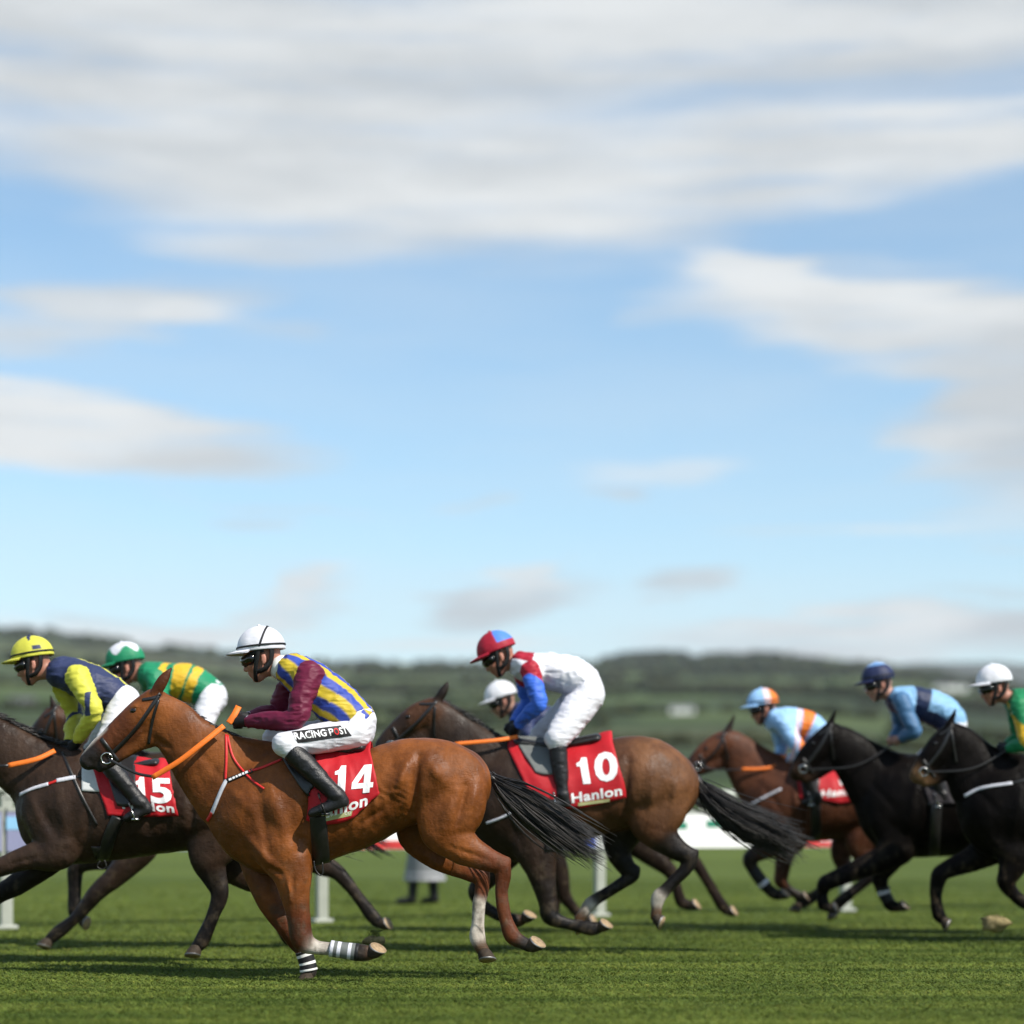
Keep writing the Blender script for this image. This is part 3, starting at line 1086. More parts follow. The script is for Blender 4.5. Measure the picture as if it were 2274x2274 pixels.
H14 = dict(D=13.0, mane_len=.045, smooth=2, muscle=2.9, flank=(872, 1765), coat='chestnut', h=0.0105, seed=11, ground=(760, 2177), mat='coat', eye=(296, 1578),
    label="chestnut racehorse with white lower legs wearing the red number 14 cloth",
    chains=[
        C('torso', [(562, 1818, 86, .66), (612, 1805, 138, .62), (660, 1795, 132, .70), (720, 1787, 122, .78), (780, 1778, 110, .85),
                    (835, 1762, 99, .90), (885, 1742, 96, .96), (930, 1733, 95, 1.0), (975, 1735, 93, 1.0), (1006, 1742, 86, .95)], .03),
        C('neck', [(545, 1760, 115, .42), (472, 1702, 84, .44), (418, 1648, 63, .46), (385, 1612, 56, .5), (360, 1582, 42, .6)], .05),
        C('withers', [(540, 1690, 46, .5), (600, 1690, 42, .55), (670, 1702, 40, .7)], .05),
        C('face', [(343, 1566, 36, .84), (318, 1586, 37, .86), (290, 1612, 37, .80, 0, 'chestnut_d'), (246, 1648, 30, .72, 0, 'chestnut_d'), (215, 1672, 25, .78, 0, 'muzzle'), (198, 1689, 21, .85, 0, 'muzzle')], .02, 'chestnut'),
        C('jaw', [(350, 1612, 42, .48), (325, 1630, 34, .46), (285, 1655, 24, .5), (240, 1690, 17, .7, 0, 'muzzle'), (222, 1702, 13, .8, 0, 'muzzle')], .02),
        C('ear', [(347, 1536, 13, .55, .055), (364, 1508, 12, .6, .06), (380, 1484, 3, .6, .06)], .012, mirror=True, c='chestnut_d'),
        C('nostril', [(192, 1684, 6, .6, .055), (199, 1692, 6, .6, .05)], .01, mirror=True, op='sub'),
        C('near_fore', [(585, 1800, 70, .45, -.13), (622, 1880, 60, .55, -.16), (648, 1932, 46, .65, -.165), (655, 1985, 33, .8, -.16), (663, 2040, 26, .9, -.155, 'chest_leg'),
                        (672, 2088, 25, .9, -.15, 'chestnut_d'), (700, 2103, 17, .85, -.15, 'white'), (735, 2107, 15.5, .8, -.15, 'white'), (760, 2110, 15.5, .8, -.15, 'muzzle'), (803, 2116, 19, .85, -.15, 'muzzle'), (822, 2117, 15, .9, -.15, 'fet_brown')], .03),
        C('off_fore', [(560, 1810, 60, .45, .13), (575, 1890, 50, .5, .16), (580, 1940, 38, .75, .16), (600, 2000, 30, .85, .15), (632, 2048, 26, .9, .15, 'chest_leg'), (656, 2082, 25, .9, .15, 'chestnut_d'),
                       (672, 2108, 18, .85, .15, 'chestnut_d'), (682, 2135, 16, .8, .15, 'muzzle'), (686, 2156, 18, .85, .15, 'muzzle'), (684, 2166, 15, .9, .15, 'muzzle')], .03),
        C('near_hind', [(1000, 1742, 80, .5, -.12), (1000, 1792, 76, .5, -.15), (985, 1842, 52, .6, -.165), (1012, 1868, 44, .6, -.16), (1040, 1889, 36, .65, -.155), (1080, 1908, 27, .7, -.15, 'chest_leg'), (1113, 1923, 21, .75, -.15, 'chest_leg'),
                        (1117, 1955, 17, .75, -.15, 'chest_leg'), (1114, 1985, 15, .8, -.15, 'chest_leg'), (1122, 2035, 14.5, .8, -.15, 'chestnut_d'), (1138, 2078, 18, .85, -.15, 'chestnut_d'), (1160, 2093, 15, .9, -.15, 'muzzle'), (1176, 2100, 15, .9, -.15, 'muzzle')], .03),
        C('hock', [(1108, 1916, 14, .6, -.15), (1126, 1912, 10, .7, -.15)], .02, 'chest_leg'),
        C('off_hind', [(990, 1742, 75, .5, .12), (955, 1810, 66, .5, .15), (925, 1853, 44, .6, .16), (960, 1893, 33, .6, .16), (1000, 1917, 27, .65, .15), (1045, 1938, 21, .7, .15, 'chest_leg'), (1070, 1951, 19, .75, .15, 'chest_leg'),
                       (1069, 1985, 15, .8, .15, 'chest_leg'), (1064, 2005, 15, .8, .15, 'white'), (1061, 2050, 14.5, .8, .15, 'white'), (1060, 2080, 18, .85, .15, 'white'), (1066, 2100, 15, .9, .15, 'fet_brown'), (1072, 2110, 15, .9, .15, 'fet_brown')], .03),
        C('hock2', [(1068, 1946, 13, .6, .15), (1080, 1940, 9, .7, .15)], .02, 'chest_leg'),
    ],
    bumps=[(600, 1750, 640, 1880, .22, .05, .012), (690, 1745, 660, 1890, .24, .035, -.010), (575, 1760, 600, 1900, .20, .03, -.008),
           (930, 1680, 915, 1800, .24, .03, -.013), (1010, 1760, 985, 1835, .24, .04, .010), (1035, 1745, 1015, 1830, .22, .02, -.012),
           (1060, 1735, 1045, 1810, .2, .03, .008), (950, 1690, 985, 1735, .25, .05, .010), (900, 1700, 880, 1760, .26, .03, .008),
           (655, 1935, 650, 1990, .19, .012, -.006), (640, 1950, 648, 2000, .19, .014, .006), (800, 1830, 860, 1790, .24, .02, -.005), (770, 1800, 830, 1760, .26, .02, -.004),
           (1000, 1880, 1090, 1912, .19, .012, -.005), (330, 1600, 270, 1650, .08, .012, -.004), (345, 1640, 375, 1660, .06, .02, -.008), (430, 1660, 520, 1760, .13, .03, -.008),
           (308, 1566, 290, 1570, .10, .012, .006), (745, 1720, 752, 1850, .27, .016, .003), (772, 1720, 780, 1848, .27, .016, .003), (800, 1715, 808, 1838, .27, .016, .003), (828, 1712, 834, 1826, .27, .016, .003), (690, 1760, 676, 1860, .25, .02, -.008), (560, 1870, 612, 1925, .16, .03, .010), (600, 1925, 625, 1940, .19, .014, -.009), (450, 1690, 560, 1800, .14, .03, .006)],
    marks=[(232, 1618, 178, 1668, .022, 'white'), (300, 1548, 292, 1556, .012, 'white')],
    hooves=[((824, 2119), (829, 2104), (882, 2132), -.15), ((684, 2163), (697, 2174), (652, 2176), .15), ((1177, 2104), (1193, 2090), (1228, 2114), -.15), ((1074, 2112), (1058, 2133), (1100, 2130), .15)],
    mane=[(352, 1533), (400, 1559), (440, 1590), (500, 1622), (560, 1645)],
    tail=dict(path=[(1085, 1722), (1118, 1752), (1158, 1782), (1215, 1825), (1280, 1868), (1345, 1908)], core=.026, n=900, spread=(.05, .06, .055)),
)

H15 = dict(D=14.4, flank=(420, 1800), coat='brown', seed=12, ground=(300, 2143), mat='coat',
    label="dark brown racehorse at the left edge wearing the red number 15 cloth",
    chains=[
        C('torso', [(105, 1832, 64, .66), (165, 1793, 126, .62), (215, 1800, 114, .76), (280, 1802, 105, .85), (345, 1800, 97, .90), (400, 1798, 92, .96), (450, 1795, 95, 1.0), (500, 1797, 92, 1.0), (532, 1803, 84, .95)], .03),
        C('neck', [(110, 1742, 84, .44), (24, 1680, 66, .46), (-40, 1640, 60, .46), (-80, 1605, 50, .5), (-110, 1580, 40, .6)], .05),
        C('withers', [(90, 1690, 40, .5), (150, 1700, 38, .55), (220, 1715, 36, .7)], .05),
        C('face', [(-118, 1568, 34, .84), (-165, 1608, 34, .8), (-210, 1648, 28, .72), (-245, 1680, 22, .8, 0, 'muzzle')], .02),
        C('jaw', [(-115, 1612, 38, .48), (-160, 1645, 28, .48), (-225, 1692, 15, .7)], .02),
        C('ear', [(-105, 1545, 11, .55, .055), (-90, 1505, 3, .6, .06)], .012, mirror=True),
        C('near_fore', [(112, 1800, 64, .45, -.13), (130, 1868, 54, .55, -.15), (118, 1893, 42, .65, -.16), (62, 1904, 28, .75, -.16), (0, 1926, 21, .9, -.15), (-45, 1940, 20, .9, -.15, 'brown_d'), (-80, 1975, 14, .85, -.15, 'black'), (-105, 2030, 14, .8, -.15, 'black'), (-112, 2062, 17, .85, -.15, 'black')], .03),
        C('off_fore', [(125, 1880, 48, .55, .14), (85, 1928, 32, .7, .15, 'brown_d'), (35, 1965, 25, .9, .15, 'black'), (-15, 1995, 20, .9, .15, 'black'), (-50, 2045, 14, .85, .15, 'black'), (-75, 2090, 17, .85, .15, 'black')], .03),
        C('near_hind', [(500, 1805, 75, .5, -.12), (480, 1855, 64, .5, -.15), (462, 1902, 42, .6, -.16), (474, 1945, 29, .65, -.15, 'brown_d'), (488, 1985, 20, .75, -.15, 'brown_d'), (472, 2035, 14.5, .8, -.15, 'black'), (450, 2086, 17, .85, -.15, 'black'), (438, 2102, 14, .9, -.15, 'black')], .03),
        C('off_hind', [(515, 1810, 70, .5, .12), (505, 1860, 55, .55, .15), (508, 1912, 42, .6, .15), (545, 1945, 31, .65, .15), (592, 1975, 21, .75, .15, 'brown_d'), (612, 2025, 14, .8, .15, 'black'), (635, 2075, 16, .85, .15, 'black'), (650, 2092, 13, .9, .15, 'black')], .03),
    ],
    bumps=[(60, 1760, 105, 1850, .2, .03, .008), (95, 1800, 130, 1860, .2, .03, -.007), (280, 1735, 286, 1860, .26, .016, .003), (310, 1735, 316, 1860, .26, .016, .003), (340, 1735, 346, 1855, .26, .016, .003), (130, 1760, 150, 1870, .22, .05, .012), (210, 1760, 185, 1880, .24, .03, -.010), (100, 1900, 20, 1920, .19, .012, -.006), (145, 1900, 150, 1912, .18, .02, .008), (430, 1760, 425, 1850, .24, .03, -.012)],
    hooves=[((436, 2104), (440, 2122), (400, 2120), -.15), ((654, 2096), (672, 2086), (690, 2110), .15), ((-114, 2070), (-100, 2090), (-140, 2090), -.15), ((-78, 2096), (-62, 2112), (-104, 2108), .15)],
    mane=[(-95, 1545), (-20, 1580), (37, 1608), (87, 1632), (140, 1652)],
    tail=dict(path=[(608, 1780), (650, 1812), (700, 1840), (750, 1862), (800, 1885)], core=.022, n=120, spread=(.05, .05, .05)),
)

H3 = dict(D=16.25, coat='brown_n', seed=13, ground=(480, 2109), mat='coat',
    label="bay racehorse hidden behind the number 15 horse, its ears beside the yellow sleeve", eye=(92, 1622),
    chains=[
        C('torso', [(300, 1795, 78, .66), (342, 1780, 108, .64), (400, 1780, 104, .8), (470, 1785, 95, .9), (540, 1780, 88, .96), (600, 1775, 85, 1.0), (640, 1785, 78, .98)], .03),
        C('neck', [(300, 1760, 90, .42), (245, 1705, 72, .44), (195, 1662, 55, .46), (150, 1615, 42, .56)], .05),
        C('face', [(125, 1598, 33, .84, 0, 'bay'), (95, 1630, 30, .78, 0, 'brown_d'), (65, 1665, 24, .72, 0, 'brown_d'), (40, 1690, 19, .8, 0, 'muzzle')], .02),
        C('jaw', [(135, 1635, 32, .48, 0, 'bay'), (105, 1660, 24, .48), (60, 1702, 13, .7)], .02),
        C('ear', [(122, 1576, 11, .55, .05), (112, 1545, 3, .6, .055)], .012, 'brown_d', mirror=True),
        C('near_fore', [(305, 1800, 60, .45, -.13), (312, 1860, 48, .55, -.15), (302, 1895, 35, .7, -.15), (257, 1945, 25, .8, -.15), (217, 1980, 20, .9, -.15, 'brown_d'), (172, 2035, 13, .8, -.15, 'black'), (132, 2068, 15, .85, -.15, 'black'), (112, 2085, 13, .9, -.15, 'black')], .03),
        C('off_fore', [(310, 1875, 45, .55, .14), (250, 1903, 28, .75, .15), (187, 1916, 20, .9, .15, 'brown_d'), (168, 1930, 19, .9, .15, 'black'), (166, 1975, 15, .8, .15, 'black'), (167, 2022, 16, .85, .15, 'black'), (176, 2038, 13, .9, .15, 'black')], .03),
        C('near_hind', [(635, 1800, 66, .5, -.12), (650, 1845, 52, .55, -.15), (672, 1885, 37, .6, -.15), (715, 1920, 26, .65, -.15), (748, 1937, 18, .75, -.15, 'brown_d'), (790, 1985, 13, .8, -.15, 'brown_d'), (828, 2036, 15, .85, -.15, 'black'), (843, 2050, 12, .9, -.15, 'black')], .03),
        C('off_hind', [(620, 1810, 60, .5, .12), (602, 1860, 46, .55, .15), (600, 1890, 36, .6, .15), (640, 1935, 24, .65, .15), (665, 1960, 17, .75, .15, 'brown_d'), (652, 2010, 13, .8, .15, 'black'), (640, 2050, 14, .85, .15, 'black')], .03),
    ],
    hooves=[((108, 2088), (104, 2104), (72, 2096), -.15), ((180, 2041), (196, 2030), (186, 2068), .15), ((846, 2054), (862, 2044), (876, 2066), -.15), ((638, 2056), (650, 2072), (616, 2070), .15)],
    mane=[(118, 1568), (150, 1580), (200, 1618), (250, 1650)],
    tail=dict(path=[(712, 1785), (745, 1815), (780, 1845), (820, 1872), (868, 1900)], core=.024, n=260, spread=(.05, .05, .045)),
)

H10 = dict(D=15.66, coat='brown_n', seed=14, ground=(1290, 2119), mat='coat', eye=(906, 1592),
    label="bay racehorse with black legs and white fetlocks wearing the red number 10 cloth",
    chains=[
        C('torso', [(1112, 1834, 66, .66), (1152, 1787, 127, .62), (1210, 1775, 115, .76), (1270, 1765, 105, .85, 0, 'bay'), (1330, 1752, 100, .90, 0, 'bay'), (1385, 1735, 98, .96, 0, 'bay'), (1430, 1732, 96, 1.0, 0, 'bay_l'), (1468, 1746, 85, .98, 0, 'bay_l')], .03),
        C('neck', [(1098, 1732, 92, .42), (1033, 1662, 62, .44), (1000, 1625, 50, .46), (975, 1598, 42, .56)], .05),
        C('withers', [(1095, 1680, 40, .5), (1150, 1684, 38, .55), (1215, 1694, 36, .7)], .05),
        C('face', [(963, 1580, 33, .84, 0, 'bay'), (930, 1592, 32, .84, 0, 'bay'), (900, 1613, 28, .76), (870, 1638, 23, .72), (852, 1655, 19, .8, 0, 'muzzle')], .02),
        C('jaw', [(970, 1612, 33, .48, 0, 'bay'), (940, 1632, 26, .48), (895, 1657, 17, .6), (868, 1668, 12, .7)], .02),
        C('ear', [(972, 1555, 11, .55, .05), (986, 1532, 10, .6, .055), (994, 1514, 3, .6, .055)], .012, 'brown_d', mirror=True),
        C('near_fore', [(1152, 1800, 65, .45, -.13), (1185, 1870, 53, .55, -.15), (1198, 1920, 37, .65, -.16), (1208, 1965, 27, .8, -.15, 'brown_d'), (1217, 2005, 21, .9, -.15, 'brown_d'), (1222, 2035, 20, .9, -.15, 'black'), (1246, 2047, 14, .85, -.15, 'black'), (1280, 2056, 13, .8, -.15, 'black'), (1312, 2062, 16, .85, -.15, 'black'), (1330, 2060, 13, .9, -.15, 'black')], .03),
        C('off_fore', [(1145, 1850, 52, .5, .14), (1122, 1900, 34, .65, .15), (1085, 1945, 25, .8, .15, 'brown_d'), (1058, 1980, 20, .9, .15, 'black'), (1068, 2005, 14, .85, .15, 'black'), (1102, 2030, 13, .8, .15, 'black'), (1145, 2044, 15, .85, .15, 'black'), (1160, 2042, 12, .9, .15, 'fet_brown')], .03),
        C('near_hind', [(1460, 1748, 75, .5, -.12, 'bay_l'), (1456, 1795, 68, .5, -.15, 'bay_l'), (1450, 1832, 46, .6, -.16, 'bay'), (1475, 1863, 33, .65, -.15, 'brown_d'), (1505, 1888, 24, .7, -.15, 'black'), (1531, 1904, 19, .75, -.15, 'black'), (1522, 1930, 15, .75, -.15, 'black'), (1495, 1958, 13.5, .8, -.15, 'black'), (1474, 1980, 14, .8, -.15, 'black'), (1464, 1990, 16, .85, -.15, 'white'), (1459, 2003, 15, .85, -.15, 'white'), (1458, 2020, 12.5, .9, -.15, 'fet_brown'), (1457, 2034, 14, .9, -.15, 'fet_brown')], .03),
        C('hock', [(1528, 1900, 13, .6, -.15), (1545, 1893, 8, .7, -.15)], .02, 'black'),
        C('off_hind', [(1405, 1800, 60, .5, .12), (1380, 1850, 44, .55, .15, 'brown_d'), (1373, 1890, 29, .65, .15, 'black'), (1390, 1925, 21, .7, .15, 'black'), (1404, 1942, 18, .75, .15, 'black'), (1375, 1965, 14, .8, .15, 'black'), (1340, 1987, 13, .8, .15, 'black'), (1322, 1998, 14, .8, .15, 'black'), (1311, 2007, 16, .85, .15, 'white'), (1303, 2018, 14, .9, .15, 'white'), (1292, 2034, 12.5, .9, .15, 'fet_brown'), (1287, 2042, 13, .9, .15, 'fet_brown')], .03),
        C('hock2', [(1402, 1938, 12, .6, .15), (1414, 1930, 8, .7, .15)], .02, 'black'),
    ],
    bumps=[(1500, 1740, 1488, 1800, .2, .03, .008), (1120, 1800, 1160, 1880, .2, .03, -.007), (1160, 1750, 1190, 1850, .22, .05, .012), (1225, 1745, 1205, 1860, .24, .03, -.010), (1395, 1690, 1385, 1800, .25, .03, -.012), (1490, 1745, 1475, 1820, .24, .026, -.0035), (1450, 1750, 1440, 1820, .25, .04, .010), (915, 1584, 900, 1588, .09, .012, .006)],
    hooves=[((1332, 2061), (1338, 2044), (1374, 2068), -.15), ((1164, 2042), (1170, 2029), (1203, 2046), .15), ((1456, 2037), (1478, 2046), (1462, 2082), -.15), ((1284, 2048), (1300, 2058), (1272, 2084), .15)],
    mane=[(972, 1555), (1017, 1578), (1057, 1605), (1095, 1630), (1135, 1645)],
    tail=dict(path=[(1540, 1728), (1575, 1765), (1625, 1808), (1680, 1838), (1735, 1862), (1775, 1878)], core=.05, n=1150, spread=(.06, .08, .075)),
)

H5 = dict(D=18.6, coat='brown_d', seed=15, ground=(1280, 2074), mat='coat_dark',
    label="dark racehorse almost hidden behind the number 10 horse, only its legs showing",
    chains=[
        C('torso', [(1105, 1795, 60, .66), (1150, 1770, 95, .64), (1220, 1765, 92, .8), (1290, 1762, 85, .9), (1350, 1755, 80, .97), (1400, 1757, 74, 1.0)], .03),
        C('neck', [(1100, 1735, 66, .42), (1050, 1705, 50, .46), (1010, 1688, 38, .55)], .05),
        C('face', [(1000, 1683, 28, .84), (965, 1708, 25, .76), (935, 1728, 18, .75)], .02),
        C('ear', [(1003, 1665, 9, .55, .05), (1016, 1640, 3, .6, .055)], .012, mirror=True),
        C('near_fore', [(1150, 1800, 50, .45, -.13), (1190, 1850, 40, .5, -.15), (1224, 1890, 27, .7, -.15), (1244, 1940, 20, .85, -.15), (1252, 1985, 16, .9, -.15), (1272, 2015, 11, .8, -.15), (1292, 2036, 13, .85, -.15), (1302, 2044, 11, .9, -.15)], .03),
        C('off_fore', [(1170, 1830, 44, .5, .14), (1205, 1880, 30, .6, .15), (1238, 1925, 20, .85, .15), (1246, 1965, 16, .9, .15), (1236, 2000, 11, .8, .15), (1232, 2030, 12, .85, .15)], .03),
        C('near_hind', [(1400, 1795, 52, .5, -.12), (1400, 1848, 40, .55, -.14), (1430, 1885, 28, .65, -.14), (1465, 1914, 20, .7, -.14), (1490, 1937, 16, .75, -.14), (1501, 1966, 11.5, .8, -.14), (1512, 2002, 13, .85, -.14), (1530, 2010, 11, .9, -.14)], .03),
        C('off_hind', [(1405, 1800, 50, .5, .12), (1412, 1842, 42, .55, .14), (1445, 1872, 29, .65, .14), (1492, 1890, 21, .7, .14), (1535, 1906, 16, .75, .14), (1570, 1955, 11.5, .8, .14), (1600, 2005, 13, .85, .14), (1614, 2022, 11, .9, .14)], .03),
    ],
    hooves=[((1304, 2046), (1318, 2038), (1330, 2056), -.15), ((1232, 2036), (1242, 2050), (1214, 2050), .15), ((1533, 2012), (1546, 2001), (1564, 2024), -.14), ((1616, 2026), (1628, 2016), (1644, 2038), .14)],
    tail=dict(path=[(1466, 1735), (1520, 1768), (1580, 1800), (1640, 1820)], core=.022, n=60, spread=(.04, .04, .04)),
)

H6 = dict(D=19.4, coat='bay_red', seed=16, ground=(1840, 2064), mat='coat', eye=(1568, 1662),
    label="small reddish bay racehorse beyond the dark tail, jockey in pale blue and orange",
    chains=[
        C('torso', [(1710, 1795, 52, .66), (1748, 1777, 95, .62), (1800, 1782, 86, .78), (1860, 1785, 80, .88), (1920, 1780, 76, .97), (1970, 1780, 74, 1.0), (2005, 1785, 68, .98)], .03),
        C('neck', [(1700, 1742, 70, .42), (1655, 1690, 49, .45), (1627, 1662, 39, .54)], .05),
        C('withers', [(1690, 1700, 30, .5), (1750, 1706, 28, .6)], .05),
        C('face', [(1614, 1648, 28, .84), (1587, 1660, 27, .8), (1558, 1682, 22, .74), (1537, 1702, 17, .8, 0, 'muzzle')], .02),
        C('jaw', [(1616, 1676, 27, .48), (1585, 1693, 19, .5), (1553, 1712, 11, .7)], .02),
        C('ear', [(1614, 1628, 9, .55, .05), (1630, 1590, 3, .6, .055)], .012, 'brown_d', mirror=True),
        C('near_fore', [(1728, 1800, 50, .45, -.13), (1757, 1848, 39, .5, -.14), (1750, 1872, 30, .6, -.14), (1706, 1885, 21, .75, -.14), (1666, 1906, 17, .9, -.14, 'brown_d'), (1676, 1936, 12.5, .8, -.14, 'black'), (1696, 1963, 12.5, .8, -.14, 'black'), (1715, 1982, 13, .85, -.14, 'black'), (1730, 1988, 11, .9, -.14, 'black')], .03),
        C('off_fore', [(1748, 1855, 38, .5, .14), (1742, 1900, 22, .8, .14), (1736, 1940, 17, .9, .14), (1735, 1958, 15, .9, .14), (1752, 1976, 10, .8, .14, 'black'), (1775, 1990, 12, .85, .14, 'black')], .03),
        C('near_hind', [(1970, 1820, 58, .5, -.12), (1922, 1852, 40, .55, -.14), (1908, 1880, 28, .65, -.14), (1933, 1913, 19, .7, -.14, 'brown_d'), (1944, 1934, 15, .75, -.14, 'black'), (1906, 1970, 11.5, .8, -.14, 'black'), (1866, 2002, 13, .85, -.14, 'black'), (1851, 2017, 11, .9, -.14, 'fet_brown')], .03),
        C('off_hind', [(1950, 1835, 48, .5, .12), (1882, 1870, 32, .6, .14), (1868, 1900, 22, .7, .14), (1874, 1938, 15, .75, .14, 'brown_d'), (1830, 1975, 11.5, .8, .14, 'black'), (1792, 2000, 13, .85, .14, 'black'), (1776, 2008, 11, .9, .14, 'black')], .03),
    ],
    bumps=[(1762, 1750, 1772, 1830, .2, .035, .010), (1795, 1740, 1785, 1850, .2, .025, -.008), (1690, 1740, 1735, 1800, .2, .03, -.006)],
    hooves=[((1733, 1990), (1741, 1978), (1766, 2000), -.14), ((1778, 1993), (1788, 1985), (1802, 2004), .14), ((1848, 2022), (1866, 2034), (1838, 2046), -.14), ((1772, 2010), (1776, 2024), (1750, 2018), .14)],
    mane=[(1612, 1622), (1650, 1645), (1690, 1678)],
    tail=dict(path=[(2068, 1760), (2110, 1790), (2160, 1820), (2220, 1840)], core=.022, n=40, spread=(.04, .04, .04)),
)

H7 = dict(D=18.3, coat='blk2', seed=17, ground=(2130, 2083), mat='coat_dark', eye=(1806, 1650),
    label="nearly black racehorse in front of the bay, jockey in navy and light blue quarters",
    chains=[
        C('torso', [(1978, 1812, 64, .66), (2018, 1790, 113, .62), (2070, 1797, 106, .8), (2130, 1800, 100, .88), (2200, 1795, 96, .95), (2260, 1788, 92, 1.0), (2310, 1795, 84, 1.0)], .03),
        C('neck', [(1965, 1752, 82, .42), (1907, 1692, 57, .45), (1872, 1660, 46, .54)], .05),
        C('withers', [(1955, 1700, 34, .5), (2020, 1712, 32, .6)], .05),
        C('face', [(1847, 1638, 33, .84), (1817, 1662, 31, .8), (1790, 1690, 26, .74), (1772, 1715, 20, .8, 0, 'brown')], .02),
        C('jaw', [(1852, 1675, 31, .48), (1815, 1710, 20, .5), (1788, 1728, 12, .7, 0, 'brown')], .02),
        C('ear', [(1842, 1612, 10, .55, .05), (1856, 1578, 3, .6, .055)], .012, mirror=True),
        C('near_fore', [(1985, 1820, 55, .45, -.13), (1997, 1868, 45, .5, -.15), (1978, 1898, 34, .65, -.15), (1916, 1926, 24, .75, -.15), (1852, 1953, 19, .85, -.15), (1832, 1963, 18, .9, -.15), (1827, 1985, 12.5, .8, -.15), (1828, 2006, 14, .85, -.15), (1838, 2014, 12, .9, -.15)], .03),
        C('off_fore', [(1992, 1868, 44, .5, .14), (1970, 1915, 29, .65, .15), (1955, 1946, 19, .85, .15), (1956, 1962, 17, .9, .15), (1962, 1985, 13, .8, .15), (1976, 2008, 14, .85, .15), (1992, 2014, 12, .9, .15)], .03),
        C('near_hind', [(2310, 1810, 62, .5, -.12), (2290, 1865, 50, .55, -.14), (2320, 1910, 30, .65, -.14), (2360, 1940, 19, .75, -.14), (2350, 1985, 13, .8, -.14), (2335, 2030, 15, .85, -.14)], .03),
        C('off_hind', [(2320, 1810, 62, .5, .12), (2310, 1865, 50, .55, .14), (2350, 1900, 30, .65, .14), (2400, 1930, 19, .75, .14), (2420, 1985, 13, .8, .14), (2440, 2030, 15, .85, .14)], .03),
    ],
    bumps=[(2030, 1750, 2010, 1860, .2, .04, .010), (2062, 1745, 2050, 1870, .2, .03, -.009), (1940, 1740, 1985, 1800, .2, .03, -.007), (1975, 1850, 1950, 1890, .2, .03, .008)],
    hooves=[((1842, 2017), (1853, 2008), (1864, 2031), -.15), ((1997, 2016), (2006, 2003), (2028, 2023), .15), ((2333, 2036), (2348, 2050), (2312, 2050), -.14), ((2444, 2036), (2460, 2030), (2470, 2056), .14)],
    mane=[(1845, 1605), (1887, 1630), (1930, 1650), (1985, 1675)],
    tail=dict(path=[(2390, 1770), (2440, 1800), (2500, 1830), (2560, 1845)], core=.022, n=40, spread=(.04, .04, .04)),
)

H8 = dict(D=17.1, coat='blk2', seed=18, ground=(2370, 2095), mat='coat_dark', eye=(2078, 1650),
    label="nearly black racehorse at the right edge with a white breast strap",
    chains=[
        C('torso', [(2208, 1822, 66, .66), (2248, 1797, 117, .62), (2300, 1800, 110, .8), (2370, 1800, 103, .88), (2450, 1795, 98, .95), (2520, 1790, 94, 1.0), (2560, 1797, 86, 1.0)], .03),
        C('neck', [(2197, 1752, 86, .42), (2152, 1692, 60, .45), (2132, 1662, 50, .54)], .05),
        C('withers', [(2190, 1700, 36, .5), (2250, 1712, 34, .6)], .05),
        C('face', [(2117, 1640, 35, .84), (2087, 1665, 33, .8), (2060, 1695, 27, .74), (2040, 1720, 21, .8, 0, 'tan')], .02),
        C('jaw', [(2124, 1680, 33, .48), (2085, 1718, 21, .5), (2056, 1735, 13, .7, 0, 'tan')], .02),
        C('ear', [(2108, 1612, 11, .55, .05), (2122, 1576, 3, .6, .055)], .012, mirror=True),
        C('near_fore', [(2230, 1830, 58, .45, -.13), (2256, 1880, 47, .5, -.15), (2252, 1910, 34, .65, -.15), (2241, 1940, 25, .8, -.15), (2234, 1960, 20, .9, -.15), (2252, 1986, 14, .8, -.15), (2275, 2005, 15, .85, -.15), (2290, 2010, 12, .9, -.15)], .03),
        C('off_fore', [(2215, 1870, 48, .5, .14), (2162, 1906, 30, .65, .15), (2106, 1930, 21, .8, .15), (2086, 1946, 19, .9, .15), (2078, 1990, 13.5, .8, .15), (2084, 2028, 15, .85, .15), (2091, 2040, 13, .9, .15)], .03),
        C('near_hind', [(2550, 1815, 64, .5, -.12), (2530, 1870, 52, .55, -.14), (2560, 1915, 30, .65, -.14), (2610, 1950, 19, .75, -.14), (2600, 1995, 13, .8, -.14), (2590, 2040, 15, .85, -.14)], .03),
        C('off_hind', [(2560, 1815, 64, .5, .12), (2550, 1870, 52, .55, .14), (2600, 1915, 30, .65, .14), (2650, 1950, 19, .75, .14), (2660, 1995, 13, .8, .14), (2680, 2040, 15, .85, .14)], .03),
    ],
    bumps=[(2262, 1750, 2245, 1860, .2, .04, .010), (2295, 1745, 2285, 1870, .2, .03, -.009), (2165, 1745, 2210, 1800, .2, .03, -.007), (2200, 1860, 2230, 1890, .2, .03, .008)],
    hooves=[((2294, 2013), (2302, 2000), (2330, 2022), -.15), ((2094, 2043), (2112, 2044), (2096, 2076), .15), ((2588, 2046), (2602, 2062), (2566, 2062), -.14), ((2684, 2046), (2700, 2040), (2712, 2066), .14)],
    mane=[(2112, 1605), (2160, 1640), (2210, 1680)],
    tail=dict(path=[(2640, 1770), (2690, 1800), (2750, 1830), (2800, 1845)], core=.022, n=40, spread=(.04, .04, .04)),
)

HORSES = [H14, H15, H3, H10, H5, H6, H7, H8]
for _h in HORSES:
    build_horse(_h)


# ------------------------------------------------------------------ tack
RED = (0.43, 0.009, 0.016)


def free_ribbon(mb, D, pts, width, thick=0.004, m=0, n=8):
    P = catmull([list(W(x, y, D, dy)) for (x, y, dy) in pts], n)
    mb.ribbon(P, [np.array([0.0, -1.0, 0.15])] * len(P), width, thick, m)


